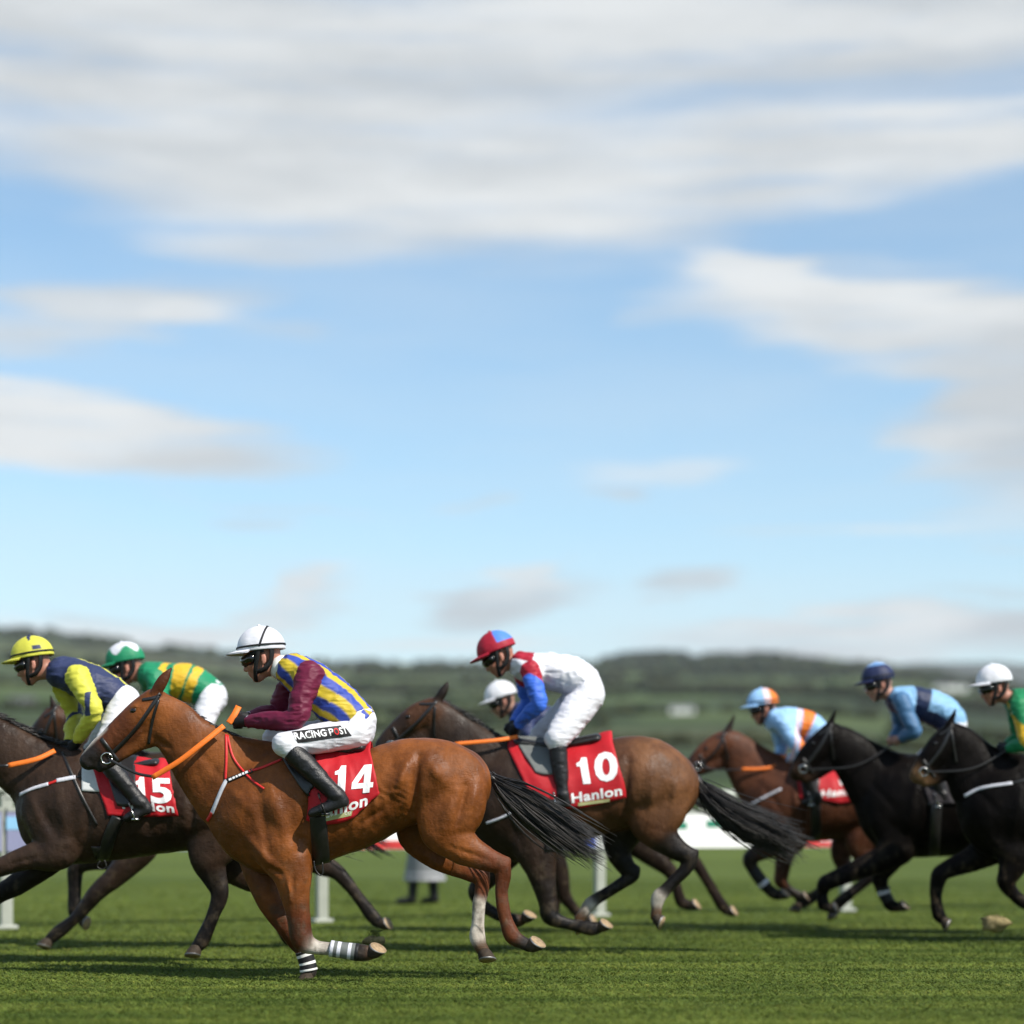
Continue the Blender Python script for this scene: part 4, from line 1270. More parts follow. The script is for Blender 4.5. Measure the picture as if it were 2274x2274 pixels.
def quad(x0, y0, w, h, slope=0.0, lean=0.0):
    """pixel quad bl br tr tl; slope = rise per px, lean = px shift of the top"""
    return [(x0, y0), (x0 + w, y0 - slope * w), (x0 + w + lean, y0 - slope * w - h), (x0 + lean, y0 - h)]


def tack(h, t):
    D, S, root = h['D'], F / h['D'], h['root']
    if 'cloth' in t:
        cl, ctree = drape_patch(h, "saddle_cloth", t['cloth'][0], t['cloth'][1], M['saddlecloth'], col=t.get('cloth_col', RED), seed=h['seed'], fold=0.013)
        for (ch, q) in t.get('digits', []):
            v, f = digit(ch)
            lay_poly("number", ctree, D, v, f, q, M['print_white'], cl)
        for (tx, q, b) in t.get('words', []):
            print_on("lettering", ctree, D, tx, q, M['print_white'], cl, b)
        for (q, mk) in t.get('bands', []):
            v, f = grid_poly(10, 3)
            lay_poly("printed_band", ctree, D, v, f, q, M[mk], cl, 0.001)
    if 'pad' in t:
        drape_patch(h, "pad", t['pad'][0], t['pad'][1], M[t['pad'][2]], off=0.010, nu=10, nv=10, fold=0.002)
    if 'flap' in t:
        drape_patch(h, "saddle_flap", t['flap'][0], t['flap'][1], M[t.get('flap_mat', 'leather')], off=0.028, nu=12, nv=12, fold=0.002, thick=0.012)
    if 'saddle' in t:
        rows = [[*W(x, y, D), r / S, q] for (x, y, r, q) in t['saddle']]
        a = np.array(rows)
        fl = Field(a[:, :3].min(0) - [.12, .22, .1], a[:, :3].max(0) + [.12, .22, .1], 0.011)
        fl.chain(rows, .02)
        V, Q = fl.mesh(3)
        mesh_obj("saddle", V, Q, M['leather'], root)
    if 'girth' in t:
        g0, w = t['girth']
        strap(h, "girth", g0, w, M['leather'], thick=0.012, off=0.004)
        if 'buckle' in t:
            mb = MB(); mb.tube(catmull([list(W(x, y, D, -0.2)) for x, y in t['buckle']], 6), 0.0045, 6)
            mb.build("girth_loop", M['leather'], root)
    for (nm, pts, wd, mk) in t.get('straps', []):
        strap(h, nm, pts, wd, M[mk])
    if 'bridle' in t:
        mb = MB()
        strap(h, "bridle", t['bridle'][0][0], t['bridle'][0][1], None, mb=mb, off=0.001, both=False)
        br = mb.build("bridle", M['leather'], root)
        for (pts, wd), nm in zip(t['bridle'], ("cheek_strap", "brow_band", "nose_band", "throat_lash")):
            strap(h, nm, pts, wd, M['leather'], br, off=0.0012, sides=(-1, 1) if nm != "cheek_strap" else (1,))
        if 'bit' in t:
            for sg in (-1, 1):
                p, n = ray(h['tree'], *t['bit'], D)
                if sg > 0: p = np.array([p[0], 2 * D - p[1], p[2]])
                rb = MB(); k = 16; r_ = 0.034
                rb.tube([p + np.array([r_ * math.cos(6.2832 * i / k), sg * 0.014, r_ * math.sin(6.2832 * i / k)]) for i in range(k + 1)], 0.005, 6)
                rb.build("bit_ring", M['steel'], br)
    for (nm, pts, wd, mk) in t.get('reins', []):
        for sg in (1, -1):
            mb = MB()
            free_ribbon(mb, D, [(x, y, sg * dy) for (x, y, dy) in pts], wd)
            mb.build(nm, M[mk], root)
    for (nm, pts, rad, mats, c_off) in t.get('boots', []):
        # brushing boots: tube round the cannon in bands of material
        P = catmull([list(W(x, y, D, dy)) + [r / S] for (x, y, r, dy) in pts], 8)
        mb = MB(); nseg = len(P) - 1
        mb.tube(P[:, :3], P[:, 3] + rad, 14)
        o = mb.build(nm, None, root, mats=[M[m_] for m_ in mats])
        for poly in o.data.polygons:
            k = min(poly.index // 14, nseg - 1)
            poly.material_index = c_off[min(len(c_off) - 1, int(k / nseg * len(c_off)))]


def bridle_px(poll, brow, cheek_mid, bit, nose_top, jaw_nose, throat):
    brow = (brow[0] * .65 + cheek_mid[0] * .2 + poll[0] * .15, brow[1] * .65 + cheek_mid[1] * .2 + poll[1] * .15)
    return [([poll, cheek_mid, bit], 0.026), ([brow, ((brow[0] + poll[0]) / 2, (brow[1] + poll[1]) / 2 + 4), (poll[0] - 2, poll[1] + 6)], 0.022),
            ([nose_top, ((nose_top[0] + jaw_nose[0]) / 2, (nose_top[1] + jaw_nose[1]) / 2), jaw_nose], 0.024), ([(poll[0] - 4, poll[1] + 14), ((poll[0] + throat[0]) / 2 - 3, (poll[1] + throat[1]) / 2), throat], 0.018)]


tack(H14, dict(
    cloth=([(684, 1684), (735, 1680), (790, 1676), (824, 1672)], [(682, 1822), (725, 1830), (775, 1820), (808, 1793), (843, 1762)]),
    digits=[('1', quad(738, 1762, 38, 60, .06, 3)), ('4', quad(779, 1764, 48, 62, .10, 6))],
    words=[("Hanlon", quad(694, 1826, 122, 27, .30, 1), 0.03), ("CO", quad(765, 1810, 14, 7, .16, 1), 0.0)],
    bands=[(quad(722, 1824, 58, 11, .22, 3), 'print_olive')],
    flap=([(627, 1687), (655, 1682), (700, 1680)], [(680, 1768), (690, 1764), (706, 1740)]),
    saddle=[(636, 1664, 13, 3.0), (690, 1672, 12, 3.4), (750, 1672, 12, 3.6), (805, 1662, 14, 3.6)],
    girth=([(706, 1812), (709, 1850), (712, 1885), (714, 1914)], 0.105), buckle=[(697, 1912), (700, 1930), (710, 1943), (717, 1938), (716, 1915)],
    straps=[("breast_girth", [(626, 1687), (580, 1706), (550, 1714)], 0.017, 'red_strap'), ("breast_girth", [(562, 1711), (535, 1722), (503, 1734)], 0.030, 'print_black'),
            ("breast_girth", [(504, 1731), (492, 1755), (480, 1784), (471, 1806)], 0.026, 'white_strap'), ("breast_girth", [(471, 1804), (466, 1814), (461, 1822)], 0.022, 'red_strap'),
            ("neck_strap", [(502, 1632), (503, 1680), (501, 1732)], 0.016, 'red_strap'), ("neck_strap", [(505, 1634), (517, 1680), (540, 1712), (563, 1735), (587, 1752)], 0.014, 'red_strap')],
    bridle=bridle_px((356, 1540), (312, 1538), (302, 1618), (240, 1682), (225, 1640), (262, 1690), (330, 1652)), bit=(238, 1684),
    reins=[("rein", [(497, 1612, -.12), (450, 1650, -.17), (398, 1690, -.18), (338, 1727, -.16)], 0.034, 'rubber'), ("rein", [(342, 1725, -.16), (300, 1716, -.14), (242, 1686, -.10)], 0.018, 'leather'),
           ("rein", [(508, 1606, -.06), (520, 1588, -.05), (530, 1569, -.02)], 0.040, 'rubber')],
    boots=[("leg_boot", [(733, 2106, 16, -.15), (765, 2111, 16, -.15), (796, 2115, 17.5, -.15)], 0.007, ['grey_pad', 'print_black', 'white_strap'], [2, 0, 2, 0, 0, 2, 0, 1]),
           ("leg_boot", [(674, 2112, 17, .15), (682, 2136, 16.5, .15), (686, 2156, 18, .15)], 0.007, ['print_black', 'plastic'], [0, 1, 0, 0, 1, 0, 0, 1])],
))
# pale marks on the black part of the breast girth, too small to read
for _i, (_a, _b) in enumerate(((.08, .2), (.24, .34), (.38, .46), (.5, .62), (.66, .74), (.78, .9))):
    _bl, _br, _tr, _tl = [np.array(q_, float) for q_ in [(506, 1736.5), (558, 1715), (556, 1710.5), (504.5, 1732)]]
    lay_poly("printed_mark", H14['tree'], 13.0, *grid_poly(3, 1), [_bl + (_br - _bl) * _a, _bl + (_br - _bl) * _b, _tl + (_tr - _tl) * _b, _tl + (_tr - _tl) * _a], M['print_white'], H14['root'], 0.0085)

tack(H15, dict(
    cloth=([(205, 1706), (260, 1712), (320, 1711), (376, 1712)], [(240, 1811), (290, 1812), (345, 1813), (398, 1811)]),
    digits=[('1', quad(300, 1778, 32, 52, .0, -4)), ('5', quad(336, 1784, 47, 56, -.03, -3))],
    words=[("Hanlon", quad(272, 1796, 116, 20, -.08, -3), 0.03)],
    pad=([(182, 1702), (200, 1700), (222, 1704)], [(182, 1757), (200, 1758), (226, 1759)], 'sponge'),
    flap=([(230, 1702), (262, 1704), (300, 1706)], [(262, 1790), (285, 1792), (305, 1780)]),
    saddle=[(190, 1690, 12, 3.0), (240, 1698, 11, 3.2), (300, 1700, 11, 3.4), (350, 1696, 12, 3.2)],
    girth=([(262, 1815), (246, 1850), (235, 1885), (226, 1915)], 0.085), buckle=[(222, 1912), (216, 1924), (226, 1930), (236, 1924), (232, 1910)],
    straps=[("breast_girth", [(45, 1765), (72, 1752), (108, 1741)], 0.026, 'white_strap'), ("breast_girth", [(126, 1734), (146, 1730), (168, 1726)], 0.030, 'white_strap'),
            ("breast_girth", [(108, 1741), (117, 1738), (126, 1734)], 0.018, 'red_strap'), ("breast_girth", [(168, 1726), (190, 1722), (212, 1720)], 0.014, 'leather'),
            ("martingale", [(138, 1670), (160, 1720), (185, 1775), (216, 1832)], 0.020, 'leather')],
    bridle=bridle_px((-108, 1550), (-150, 1562), (-165, 1620), (-218, 1672), (-228, 1640), (-195, 1690), (-125, 1640)), bit=(-220, 1675),
    reins=[("rein", [(122, 1667, -.10), (80, 1686, -.16), (18, 1700, -.18)], 0.034, 'rubber'), ("rein", [(20, 1700, -.18), (-80, 1702, -.16), (-218, 1676, -.10)], 0.018, 'leather')],
))
tack(H3, dict(
    cloth=([(395, 1690), (450, 1692), (520, 1694), (560, 1694)], [(410, 1790), (470, 1795), (540, 1790), (580, 1780)]),
    saddle=[(380, 1676, 11, 3.0), (430, 1684, 10, 3.2), (490, 1686, 10, 3.2), (530, 1684, 11, 3.2)],
    bridle=bridle_px((124, 1566), (95, 1585), (98, 1632), (62, 1682), (62, 1655), (85, 1695), (128, 1655)), bit=(60, 1684),
    reins=[("rein", [(330, 1640, -.1), (240, 1690, -.15), (62, 1686, -.1)], 0.024, 'leather')],
))
tack(H10, dict(
    cloth=([(1128, 1662), (1200, 1670), (1290, 1666), (1362, 1652)], [(1178, 1768), (1220, 1790), (1290, 1793), (1393, 1770)]),
    digits=[('1', quad(1284, 1742, 38, 58, .06, -10)), ('0', quad(1322, 1738, 52, 66, .08, -4))],
    words=[("Hanlon", quad(1270, 1784, 112, 22, .16, -2), 0.03)],
    bands=[(quad(1284, 1790, 70, 7, .14, 0), 'print_olive')],
    flap=([(1148, 1654), (1185, 1656), (1225, 1656)], [(1190, 1718), (1205, 1722), (1232, 1722)]), flap_mat='grey_pad',
    saddle=[(1150, 1650, 12, 3.0), (1200, 1656, 12, 3.2), (1260, 1654, 13, 3.4), (1325, 1642, 14, 3.2)],
    girth=([(1206, 1795), (1214, 1830), (1220, 1862), (1222, 1888)], 0.085), buckle=[(1236, 1886), (1250, 1900), (1275, 1902), (1300, 1899)],
    straps=[("breast_girth", [(1080, 1828), (1115, 1815), (1150, 1796)], 0.018, 'white_strap'), ("breast_girth", [(1150, 1796), (1170, 1780), (1185, 1770)], 0.018, 'leather')],
    bridle=bridle_px((970, 1556), (925, 1552), (925, 1606), (868, 1655), (872, 1615), (895, 1662), (965, 1640)), bit=(868, 1656),
    reins=[("rein", [(1150, 1636, -.10), (1100, 1644, -.16), (1010, 1652, -.18)], 0.030, 'rubber'), ("rein", [(1012, 1652, -.18), (940, 1660, -.16), (870, 1657, -.1)], 0.018, 'leather')],
))
tack(H5, dict(
    cloth=([(1150, 1682), (1210, 1686), (1290, 1686)], [(1170, 1780), (1230, 1786), (1310, 1778)]),
    saddle=[(1140, 1674, 10, 3.0), (1190, 1680, 10, 3.2), (1270, 1680, 10, 3.2)],
    reins=[("rein", [(1110, 1650, -.1), (1040, 1700, -.14), (945, 1722, -.1)], 0.022, 'leather')],
))
tack(H6, dict(
    cloth=([(1768, 1700), (1810, 1708), (1860, 1710), (1900, 1712)], [(1775, 1772), (1820, 1776), (1870, 1784), (1928, 1772)]),
    words=[("Hanlon", quad(1822, 1772, 95, 17, .10, 3), 0.035)],
    bands=[(quad(1866, 1744, 34, 14, -.1, -4), 'print_white')],
    saddle=[(1750, 1694, 10, 3.0), (1790, 1700, 9, 3.2), (1840, 1704, 9, 3.2), (1880, 1704, 10, 3.2)],
    flap=([(1772, 1704), (1795, 1706), (1820, 1708)], [(1784, 1772), (1800, 1776), (1818, 1770)]),
    girth=([(1812, 1780), (1812, 1810), (1812, 1840), (1810, 1866)], 0.09),
    straps=[("breast_girth", [(1662, 1790), (1695, 1772), (1735, 1752)], 0.022, 'white_strap')],
    bridle=bridle_px((1610, 1626), (1585, 1632), (1590, 1668), (1552, 1700), (1553, 1676), (1572, 1710), (1618, 1690)), bit=(1551, 1701),
    reins=[("rein", [(1738, 1696, -.1), (1700, 1706, -.14), (1647, 1708, -.14)], 0.028, 'rubber'), ("rein", [(1650, 1708, -.14), (1600, 1710, -.12), (1552, 1702, -.1)], 0.016, 'leather')],
    boots=[("leg_boot", [(1672, 1930, 12.5, -.14), (1686, 1950, 12.5, -.14), (1702, 1970, 12.5, -.14)], 0.006, ['print_black', 'white_strap'], [0, 0, 0, 0, 1, 0])],
))
tack(H7, dict(
    cloth_col=(.02, .016, .02), cloth=([(2040, 1702), (2090, 1710), (2150, 1712), (2190, 1712)], [(2060, 1782), (2110, 1786), (2170, 1784), (2210, 1776)]),
    saddle=[(2025, 1698, 10, 3.0), (2070, 1706, 9, 3.2), (2120, 1708, 9, 3.2), (2160, 1704, 10, 3.2)],
    girth=([(2080, 1785), (2078, 1820), (2076, 1860), (2074, 1898)], 0.09),
    bridle=bridle_px((1848, 1606), (1812, 1628), (1820, 1660), (1784, 1706), (1783, 1684), (1806, 1716), (1852, 1688)), bit=(1783, 1708),
    reins=[("rein", [(1985, 1652, -.1), (1900, 1700, -.15), (1784, 1709, -.1)], 0.014, 'leather')],
    boots=[("leg_boot", [(1961, 1970, 14, .14), (1964, 1985, 13, .14), (1973, 2002, 13, .14)], 0.006, ['print_black', 'white_strap'], [0, 1, 0, 0])],
))
tack(H8, dict(
    cloth=([(2285, 1704), (2330, 1710), (2400, 1712), (2440, 1712)], [(2300, 1790), (2350, 1794), (2410, 1790), (2450, 1780)]),
    saddle=[(2265, 1700, 11, 3.0), (2310, 1708, 10, 3.2), (2370, 1710, 10, 3.2), (2420, 1706, 11, 3.2)],
    girth=([(2330, 1795), (2326, 1830), (2322, 1870), (2318, 1906)], 0.09),
    straps=[("breast_girth", [(2142, 1768), (2180, 1750), (2248, 1739)], 0.026, 'white_strap'), ("breast_girth", [(2248, 1739), (2275, 1732), (2300, 1726)], 0.022, 'leather')],
    bridle=bridle_px((2116, 1606), (2080, 1628), (2090, 1664), (2052, 1712), (2050, 1688), (2076, 1726), (2124, 1694)), bit=(2051, 1714), bridle_mat='leather',
    reins=[("rein", [(2245, 1660, -.1), (2160, 1706, -.15), (2052, 1715, -.1)], 0.014, 'leather')],
))


# ------------------------------------------------------------------ jockeys
WHITE = (0.68, 0.68, 0.72)
YEL, BLU, MAR = (0.56, 0.41, 0.03), (0.036, 0.068, 0.36), (0.125, 0.008, 0.034)
NAVY, LEMON = (0.026, 0.036, 0.095), (0.58, 0.56, 0.065)
GRN, GOLD = (0.012, 0.22, 0.10), (0.66, 0.40, 0.025)
SKYB, ORG = (0.30, 0.52, 0.80), (0.75, 0.19, 0.025)
CRIM = (0.36, 0.012, 0.03)
ROYAL = (0.045, 0.14, 0.60)
SKIN = (0.38, 0.17, 0.115)


def jockey(j):
    D, S = j['D'], F / j['D']
    P = lambda p, dy=0.0: W(p[0], p[1], D, dy)
    hs, a = j['hs'], R(j['tilt'])
    ca, sa = math.cos(a), math.sin(a)
    hc = P(j['helmet'])

    def H(l):   # head space (metres, facing -x) to world
        lx, ly, lz = l[0] - 0.005, l[1], l[2] - 0.050
        return hc + hs * np.array([lx * ca - lz * sa, ly, lx * sa + lz * ca])

    fa = a + R(j.get('face_tilt', 7))
    cf, sf = math.cos(fa), math.sin(fa)

    def HF(l):   # the face looks a little further down than the helmet sits
        lx, ly, lz = l[0] - 0.005, l[1], l[2] - 0.050
        return hc + hs * np.array([lx * cf - lz * sf, ly, lx * sf + lz * cf])

    def Hs(rows):
        return [[*HF(r[:3]), r[3] * hs, r[4] if len(r) > 4 else 1.0] for r in rows]

    sh, el, wr = j['shoulder'], j['elbow'], j['wrist']
    fsh, fel, fwr = j['far_arm']
    kn, an, he, to = j['knee'], j['ankle'], j['heel'], j['toe']
    fd = j.get('far_leg', (-12, -6))
    off = lambda p: (p[0] + fd[0], p[1] + fd[1])
    hip = j['hip']
    kw = j.get('leg_dy', .27)
    tor = [np.array([*P(t), t[2] / S, t[3]]) for t in j['torso']]
    ak = j.get('arm_k', 1.0)
    arm = lambda s_, e, w, dys, g: [[*P(s_, dys[0]), .074 * ak + g, 1.0], [*(P(s_, dys[0]) * .45 + P(e, dys[1]) * .55), .066 * ak + g, 1.0], [*P(e, dys[1]), .060 * ak + g, 1.0],
                                    [*(P(e, dys[1]) * .5 + P(w, dys[2]) * .5), (.052 * ak) + g, 1.0], [*P(w, dys[2]), .036 + g * .8, 1.0]]
    narm = lambda g: arm(sh, el, wr, (-.17, -.24, -.075), g)
    farm = lambda g: arm(fsh, fel, fwr, (.17, .24, .075), g)
    tr = j.get('thigh_r', (.100, .084, .068))
    thigh = lambda s_, g: [[*P(hip if s_ < 0 else (hip[0] - 6, hip[1] - 3), s_ * .10), tr[0] + g, .95], [*(P(hip, s_ * .12) * .5 + P(kn if s_ < 0 else off(kn), s_ * kw * .9) * .5), tr[1] + g, 1.0], [*P(kn if s_ < 0 else off(kn), s_ * kw), tr[2] + g, 1.0]]
    shin = lambda s_, g: [[*P(kn if s_ < 0 else off(kn), s_ * kw), .062 + g, 1.0], [*(P(kn if s_ < 0 else off(kn), s_ * kw) * .62 + P(an if s_ < 0 else off(an), s_ * (kw + .03)) * .38), .060 + g, 1.0], [*P(an if s_ < 0 else off(an), s_ * (kw + .03)), .041 + g, 1.0]]
    foot = lambda s_, g: [[*P(an if s_ < 0 else off(an), s_ * (kw + .03)), .042 + g, 1.0], [*(P(he if s_ < 0 else off(he), s_ * (kw + .03)) * .85 + P(to if s_ < 0 else off(to), s_ * (kw + .03)) * .15), .040 + g, .95], [*(P(he if s_ < 0 else off(he), s_ * (kw + .03)) * .35 + P(to if s_ < 0 else off(to), s_ * (kw + .03)) * .65), .036 + g, 1.15], [*P(to if s_ < 0 else off(to), s_ * (kw + .03)), .026 + g, 1.4]]

    def hand(fl, e, w, dye, dyw, g):
        W0, E0 = P(w, dyw), P(e, dye)
        f = W0 - E0; f /= np.linalg.norm(f)
        inw = np.array([0, -np.sign(dyw), 0.0]); inw -= f * f.dot(inw); inw /= np.linalg.norm(inw)
        up = np.cross(f, inw); up *= np.sign(up[2]) if abs(up[2]) > 1e-6 else 1
        fl.chain([[*(W0 - f * .01), .028 + g, .8], [*(W0 + f * .035), .032 + g, .75], [*(W0 + f * .075), .030 + g, .7]], .012)
        for i in range(4):
            o = up * (1.45 - i) * .0195
            ln = (0.92, 1.0, 0.95, 0.78)[i]
            K = W0 + f * .080 + o
            fl.chain([[*K, .0115 + g, 1], [*(K + f * .026 * ln + inw * .016), .0105 + g, 1], [*(K + f * .018 * ln + inw * .044), .0098 + g, 1], [*(K - f * .006 + inw * .048), .0088 + g, 1]], .005, sub=3)
        B = W0 + f * .03 + up * .026
        fl.chain([[*B, .0135 + g, 1], [*(B + f * .03 + up * .012 + inw * .012), .0118 + g, 1], [*(B + f * .056 + up * .004 + inw * .026), .010 + g, 1]], .008, sub=3)
        return W0 + f * .085 + inw * .03

    allp = np.array([H((0, 0, .19)), H((-.2, 0, 0))] + [P(q) for q in (sh, el, wr, fwr, kn, an, he, to, hip, off(kn), off(to))] + [t[:3] for t in tor])
    lo, hi = allp.min(0) - .16, allp.max(0) + .16
    lo[1], hi[1] = D - .46, D + .46
    gx, gy = j['seat']
    root = empty("person", P((gx, gy)), j['label'], "person", "jockeys riding in the race")

    # ---- body: one skin
    b = Field(lo, hi, j.get('h', .0075))
    b.chain(Hs([(0.02, 0, .02, .088, .86), (-.005, 0, .03, .090, .86), (-.02, 0, .02, .086, .86)]), .02, name='head')
    b.chain(Hs([(-.035, 0, -.01, .066, .95), (-.045, 0, -.05, .056, .98), (-.055, 0, -.085, .040, 1.05), (-.068, 0, -.108, .024, 1.15)]), .025, name='head')
    b.chain(Hs([(-.02, 0, -.07, .045, 1.25), (-.045, 0, -.098, .030, 1.45)]), .02, name='head')           # jaw
    b.chain(Hs([(-.094, 0, .000, .011), (-.107, 0, -.028, .012), (-.116, 0, -.043, .0125)]), .012, name='head')  # nose
    b.chain(Hs([(-.106, -.012, -.050, .008), (-.106, .012, -.050, .008)]), .008, name='head')
    b.chain(Hs([(-.090, -.034, .014, .012), (-.099, 0, .012, .011), (-.090, .034, .014, .012)]), .014, name='head')  # brow
    b.chain(Hs([(-.078, -.045, -.03, .020), (-.082, -.036, -.038, .02)]), .02, name='head')
    b.chain(Hs([(-.078, .045, -.03, .020), (-.082, .036, -.038, .02)]), .02, name='head')
    b.chain(Hs([(-.092, -.016, -.073, .007), (-.101, 0, -.071, .0085), (-.092, .016, -.073, .007)]), .007, name='lips')
    b.chain(Hs([(-.088, -.014, -.086, .007), (-.096, 0, -.086, .0085), (-.088, .014, -.086, .007)]), .007, name='lips')
    b.chain(Hs([(-.108, -.016, -.079, .004), (-.112, .016, -.079, .004)]), .005, op='sub')
    for sg in (-1, 1):
        b.chain(Hs([(-.086, sg * .031, -.004, .015), (-.092, sg * .031, -.006, .012)]), .012, op='sub')
        b.chain(Hs([(.012, sg * .082, -.005, .016, .5), (.010, sg * .085, -.028, .015, .5), (.000, sg * .082, -.045, .010, .5)]), .006, name='ear')
        b.chain(Hs([(.006, sg * .092, -.012, .007, .6), (.006, sg * .092, -.028, .006, .6)]), .005, op='sub')
    nb = tor[0][:3]
    b.chain([[*H((.022, 0, -.05)), .056 * hs, .95], [*(H((.022, 0, -.05)) * .5 + nb * .5), .055 * hs, 1.0], [*nb, .07, 1.2]], .03, name='neck')
    b.chain([[r[0], r[1], r[2], r[3] - .034, r[4]] for r in tor], .03, name='torso')
    for s_ in (-1, 1):
        b.chain([[r[0], r[1], r[2], r[3] - .020, r[4]] for r in (narm(0) if s_ < 0 else farm(0))], .03, name='arm')
        b.chain(thigh(s_, -.012), .03, name='leg'); b.chain(shin(s_, -.012), .02, name='leg'); b.chain(foot(s_, -.012), .02, name='leg')
    hand(b, el, wr, -.24, -.075, -.001); hand(b, fel, fwr, .24, .075, -.001)
    V, Q = b.mesh(2)
    cols = np.tile(np.array(j.get('skin', SKIN)), (len(V), 1))
    Dd, T = chain_info(V, [c for c in b.chains if c[0] in ('lips', 'head', 'ear')])
    nm = [c[0] for c in b.chains if c[0] in ('lips', 'head', 'ear')]
    near = Dd.argmin(0)
    isl = np.array([n == 'lips' for n in nm])[near]
    cols[isl] = np.array((0.38, 0.14, 0.11))
    isn = np.array([n in ('ear',) for n in nm])[near] & (Dd.min(0) < .02)
    cols[isn] = np.array((0.46, 0.20, 0.14))
    nma = [c[0] for c in b.chains]
    Da, _t = chain_info(V, b.chains)
    under = np.array([n in ('torso', 'leg') for n in nma])[Da.argmin(0)]
    cols[under] = np.array(j.get('breeches', WHITE))      # white undershirt below the silks
    mesh_obj("body", V, Q, M['skin'], root, cols=cols)

    # ---- jacket
    f = Field(lo, hi, j.get('h', .0075))
    f.chain(tor, .03, name='torso')
    f.chain(narm(.002), .045, name='near_sleeve'); f.chain(farm(.002), .045, name='far_sleeve')
    for (e, w, dye, dyw) in ((el, wr, -.24, -.075), (fel, fwr, .24, .075)):
        E0, W0 = P(e, dye), P(w, dyw); dr = W0 - E0; dr /= np.linalg.norm(dr)
        f.cut(W0 - dr * .005, dr, .09)
    nd = H((.0, 0, -.03)) - nb; nd /= np.linalg.norm(nd)
    f.cut(nb + nd * (tor[0][3] * .80), nd, .22)
    wv = tor[-1][:3] - tor[-2][:3]; wv /= np.linalg.norm(wv)
    wp = tor[-2][:3] * .25 + tor[-1][:3] * .75
    f.cut(wp + wv * .05, wv, .30)
    V, Q = f.mesh(2)
    ch = [c for c in f.chains]
    Dd, T = chain_info(V, ch)
    N = vnormals(V, Q)
    fo = .006 * (.55 - np.abs(vnoise(V * np.array([9, 6, 17.0]) + 5, j['seed'])) * 1.6) + .0065 * (.4 - np.abs(vnoise(V * np.array([20, 10, 46.0]), j['seed'] + 1)) * 1.4) + vnoise(V * np.array([6, 5, 8.0]), j['seed'] + 2) * .006
    V2 = V + N * (fo * j.get('flutter', 1.0))[:, None]
    ax = tor[-1][:3] - tor[0][:3]; ax[1] = 0; ax /= np.linalg.norm(ax)
    back = np.array([-ax[2], 0, ax[0]]); back *= np.sign(back[2])
    cen = np.zeros_like(V)
    tc = np.array([t[:3] for t in tor])
    for c in range(3):
        cen[:, c] = np.interp(T[0], np.arange(len(tc)), tc[:, c])
    ang = np.degrees(np.arctan2((V - cen).dot(back), -(V[:, 1] - cen[:, 1])))
    cols = j['silks'](V, Dd, T, ang)
    jk = mesh_obj("jacket", V2, Q, M['silk'], root, cols=cols)

    # ---- collar
    if j.get('collar'):
        mb = MB()
        c0 = nb + nd * (tor[0][3] * .72)
        u = np.cross(nd, [0, 1.0, 0]); u /= np.linalg.norm(u)
        k = 20
        ring = [c0 + nd * .02 + (u * .068 * math.cos(6.2832 * i / k) + np.array([0, .072, 0]) * math.sin(6.2832 * i / k)) for i in range(k + 1)]
        nr = [p - c0 for p in ring]
        mb.ribbon(ring, nr, .06, .006)
        mb.build("collar", M['plastic'], jk)

    # ---- breeches
    f = Field(lo, hi, j.get('h', .0075))
    pel = [[*wp, tor[-1][3] + .003, tor[-1][4]], [*(wp * .4 + P(hip) * .6), j.get('seat_r', .135), 1.25], [*P(hip), j.get('seat_r', .135) - .012, 1.3]]
    f.chain(pel, .03, name='seat')
    for s_ in (-1, 1):
        f.chain(thigh(s_, .003), .045, name='thigh')
        k0 = shin(s_, .004); k0 = [k0[0], [*(np.array(k0[0][:3]) * .75 + np.array(k0[2][:3]) * .25), .058, 1.0]]
        f.chain(k0, .02, name='shin')
    f.cut(wp - wv * .022, -wv, .22)
    V, Q = f.mesh(2)
    N = vnormals(V, Q)
    fo = .006 * (.5 - np.abs(vnoise(V * np.array([8, 7, 24.0]) + 3, j['seed'] + 4)) * 1.5) + .0035 * (.4 - np.abs(vnoise(V * np.array([20, 16, 55.0]), j['seed'] + 5)) * 1.4)
    V = V + N * fo[:, None]
    bz = mesh_obj("breeches", V, Q, M['breeches'], root, cols=np.tile(np.array(j.get('breeches', WHITE)), (len(V), 1)))
    btree = bvh(V, Q)

    # ---- boots
    for s_ in (-1, 1):
        st = shin(s_, .006)
        tp = np.array(st[0][:3]) * .86 + np.array(st[2][:3]) * .14
        dr = np.array(st[0][:3]) - np.array(st[2][:3]); dr /= np.linalg.norm(dr)
        fp = np.array(foot(s_, .004)); pts = np.vstack([fp, np.array(st)])
        f = Field(pts[:, :3].min(0) - .13, pts[:, :3].max(0) + .13, j.get('h', .0075))
        f.chain(st, .02); f.chain(foot(s_, .004), .03)
        f.cut(tp, dr, .16)
        hd, td = fp[1, :3], fp[3, :3]
        ax2 = td - hd; ax2 /= np.linalg.norm(ax2)
        dn = np.array([0, 0, -1.0]); dn -= ax2 * ax2.dot(dn); dn /= np.linalg.norm(dn)
        f.cut((hd + td) / 2 + dn * .030, dn, .20)
        V, Q = f.mesh(2)
        N = vnormals(V, Q)
        V = V + N * (vnoise(V * np.array([20, 20, 42.0]), 9) * .0028)[:, None]
        bo = mesh_obj("boot", V, Q, M['boot'], root)
        # stirrup iron round the ball of the foot
        c0 = hd * .4 + td * .6 + dn * .034
        up = -dn; lt = np.array([0, 1.0, 0])
        mb = MB()
        mb.tube([c0 + lt * .06, c0 + lt * .062 + up * .05, c0 + lt * .04 + up * .11, c0 + up * .135, c0 - lt * .04 + up * .11, c0 - lt * .062 + up * .05, c0 - lt * .06], .006, 6)
        mb.box(c0, (.045, .125, .012))
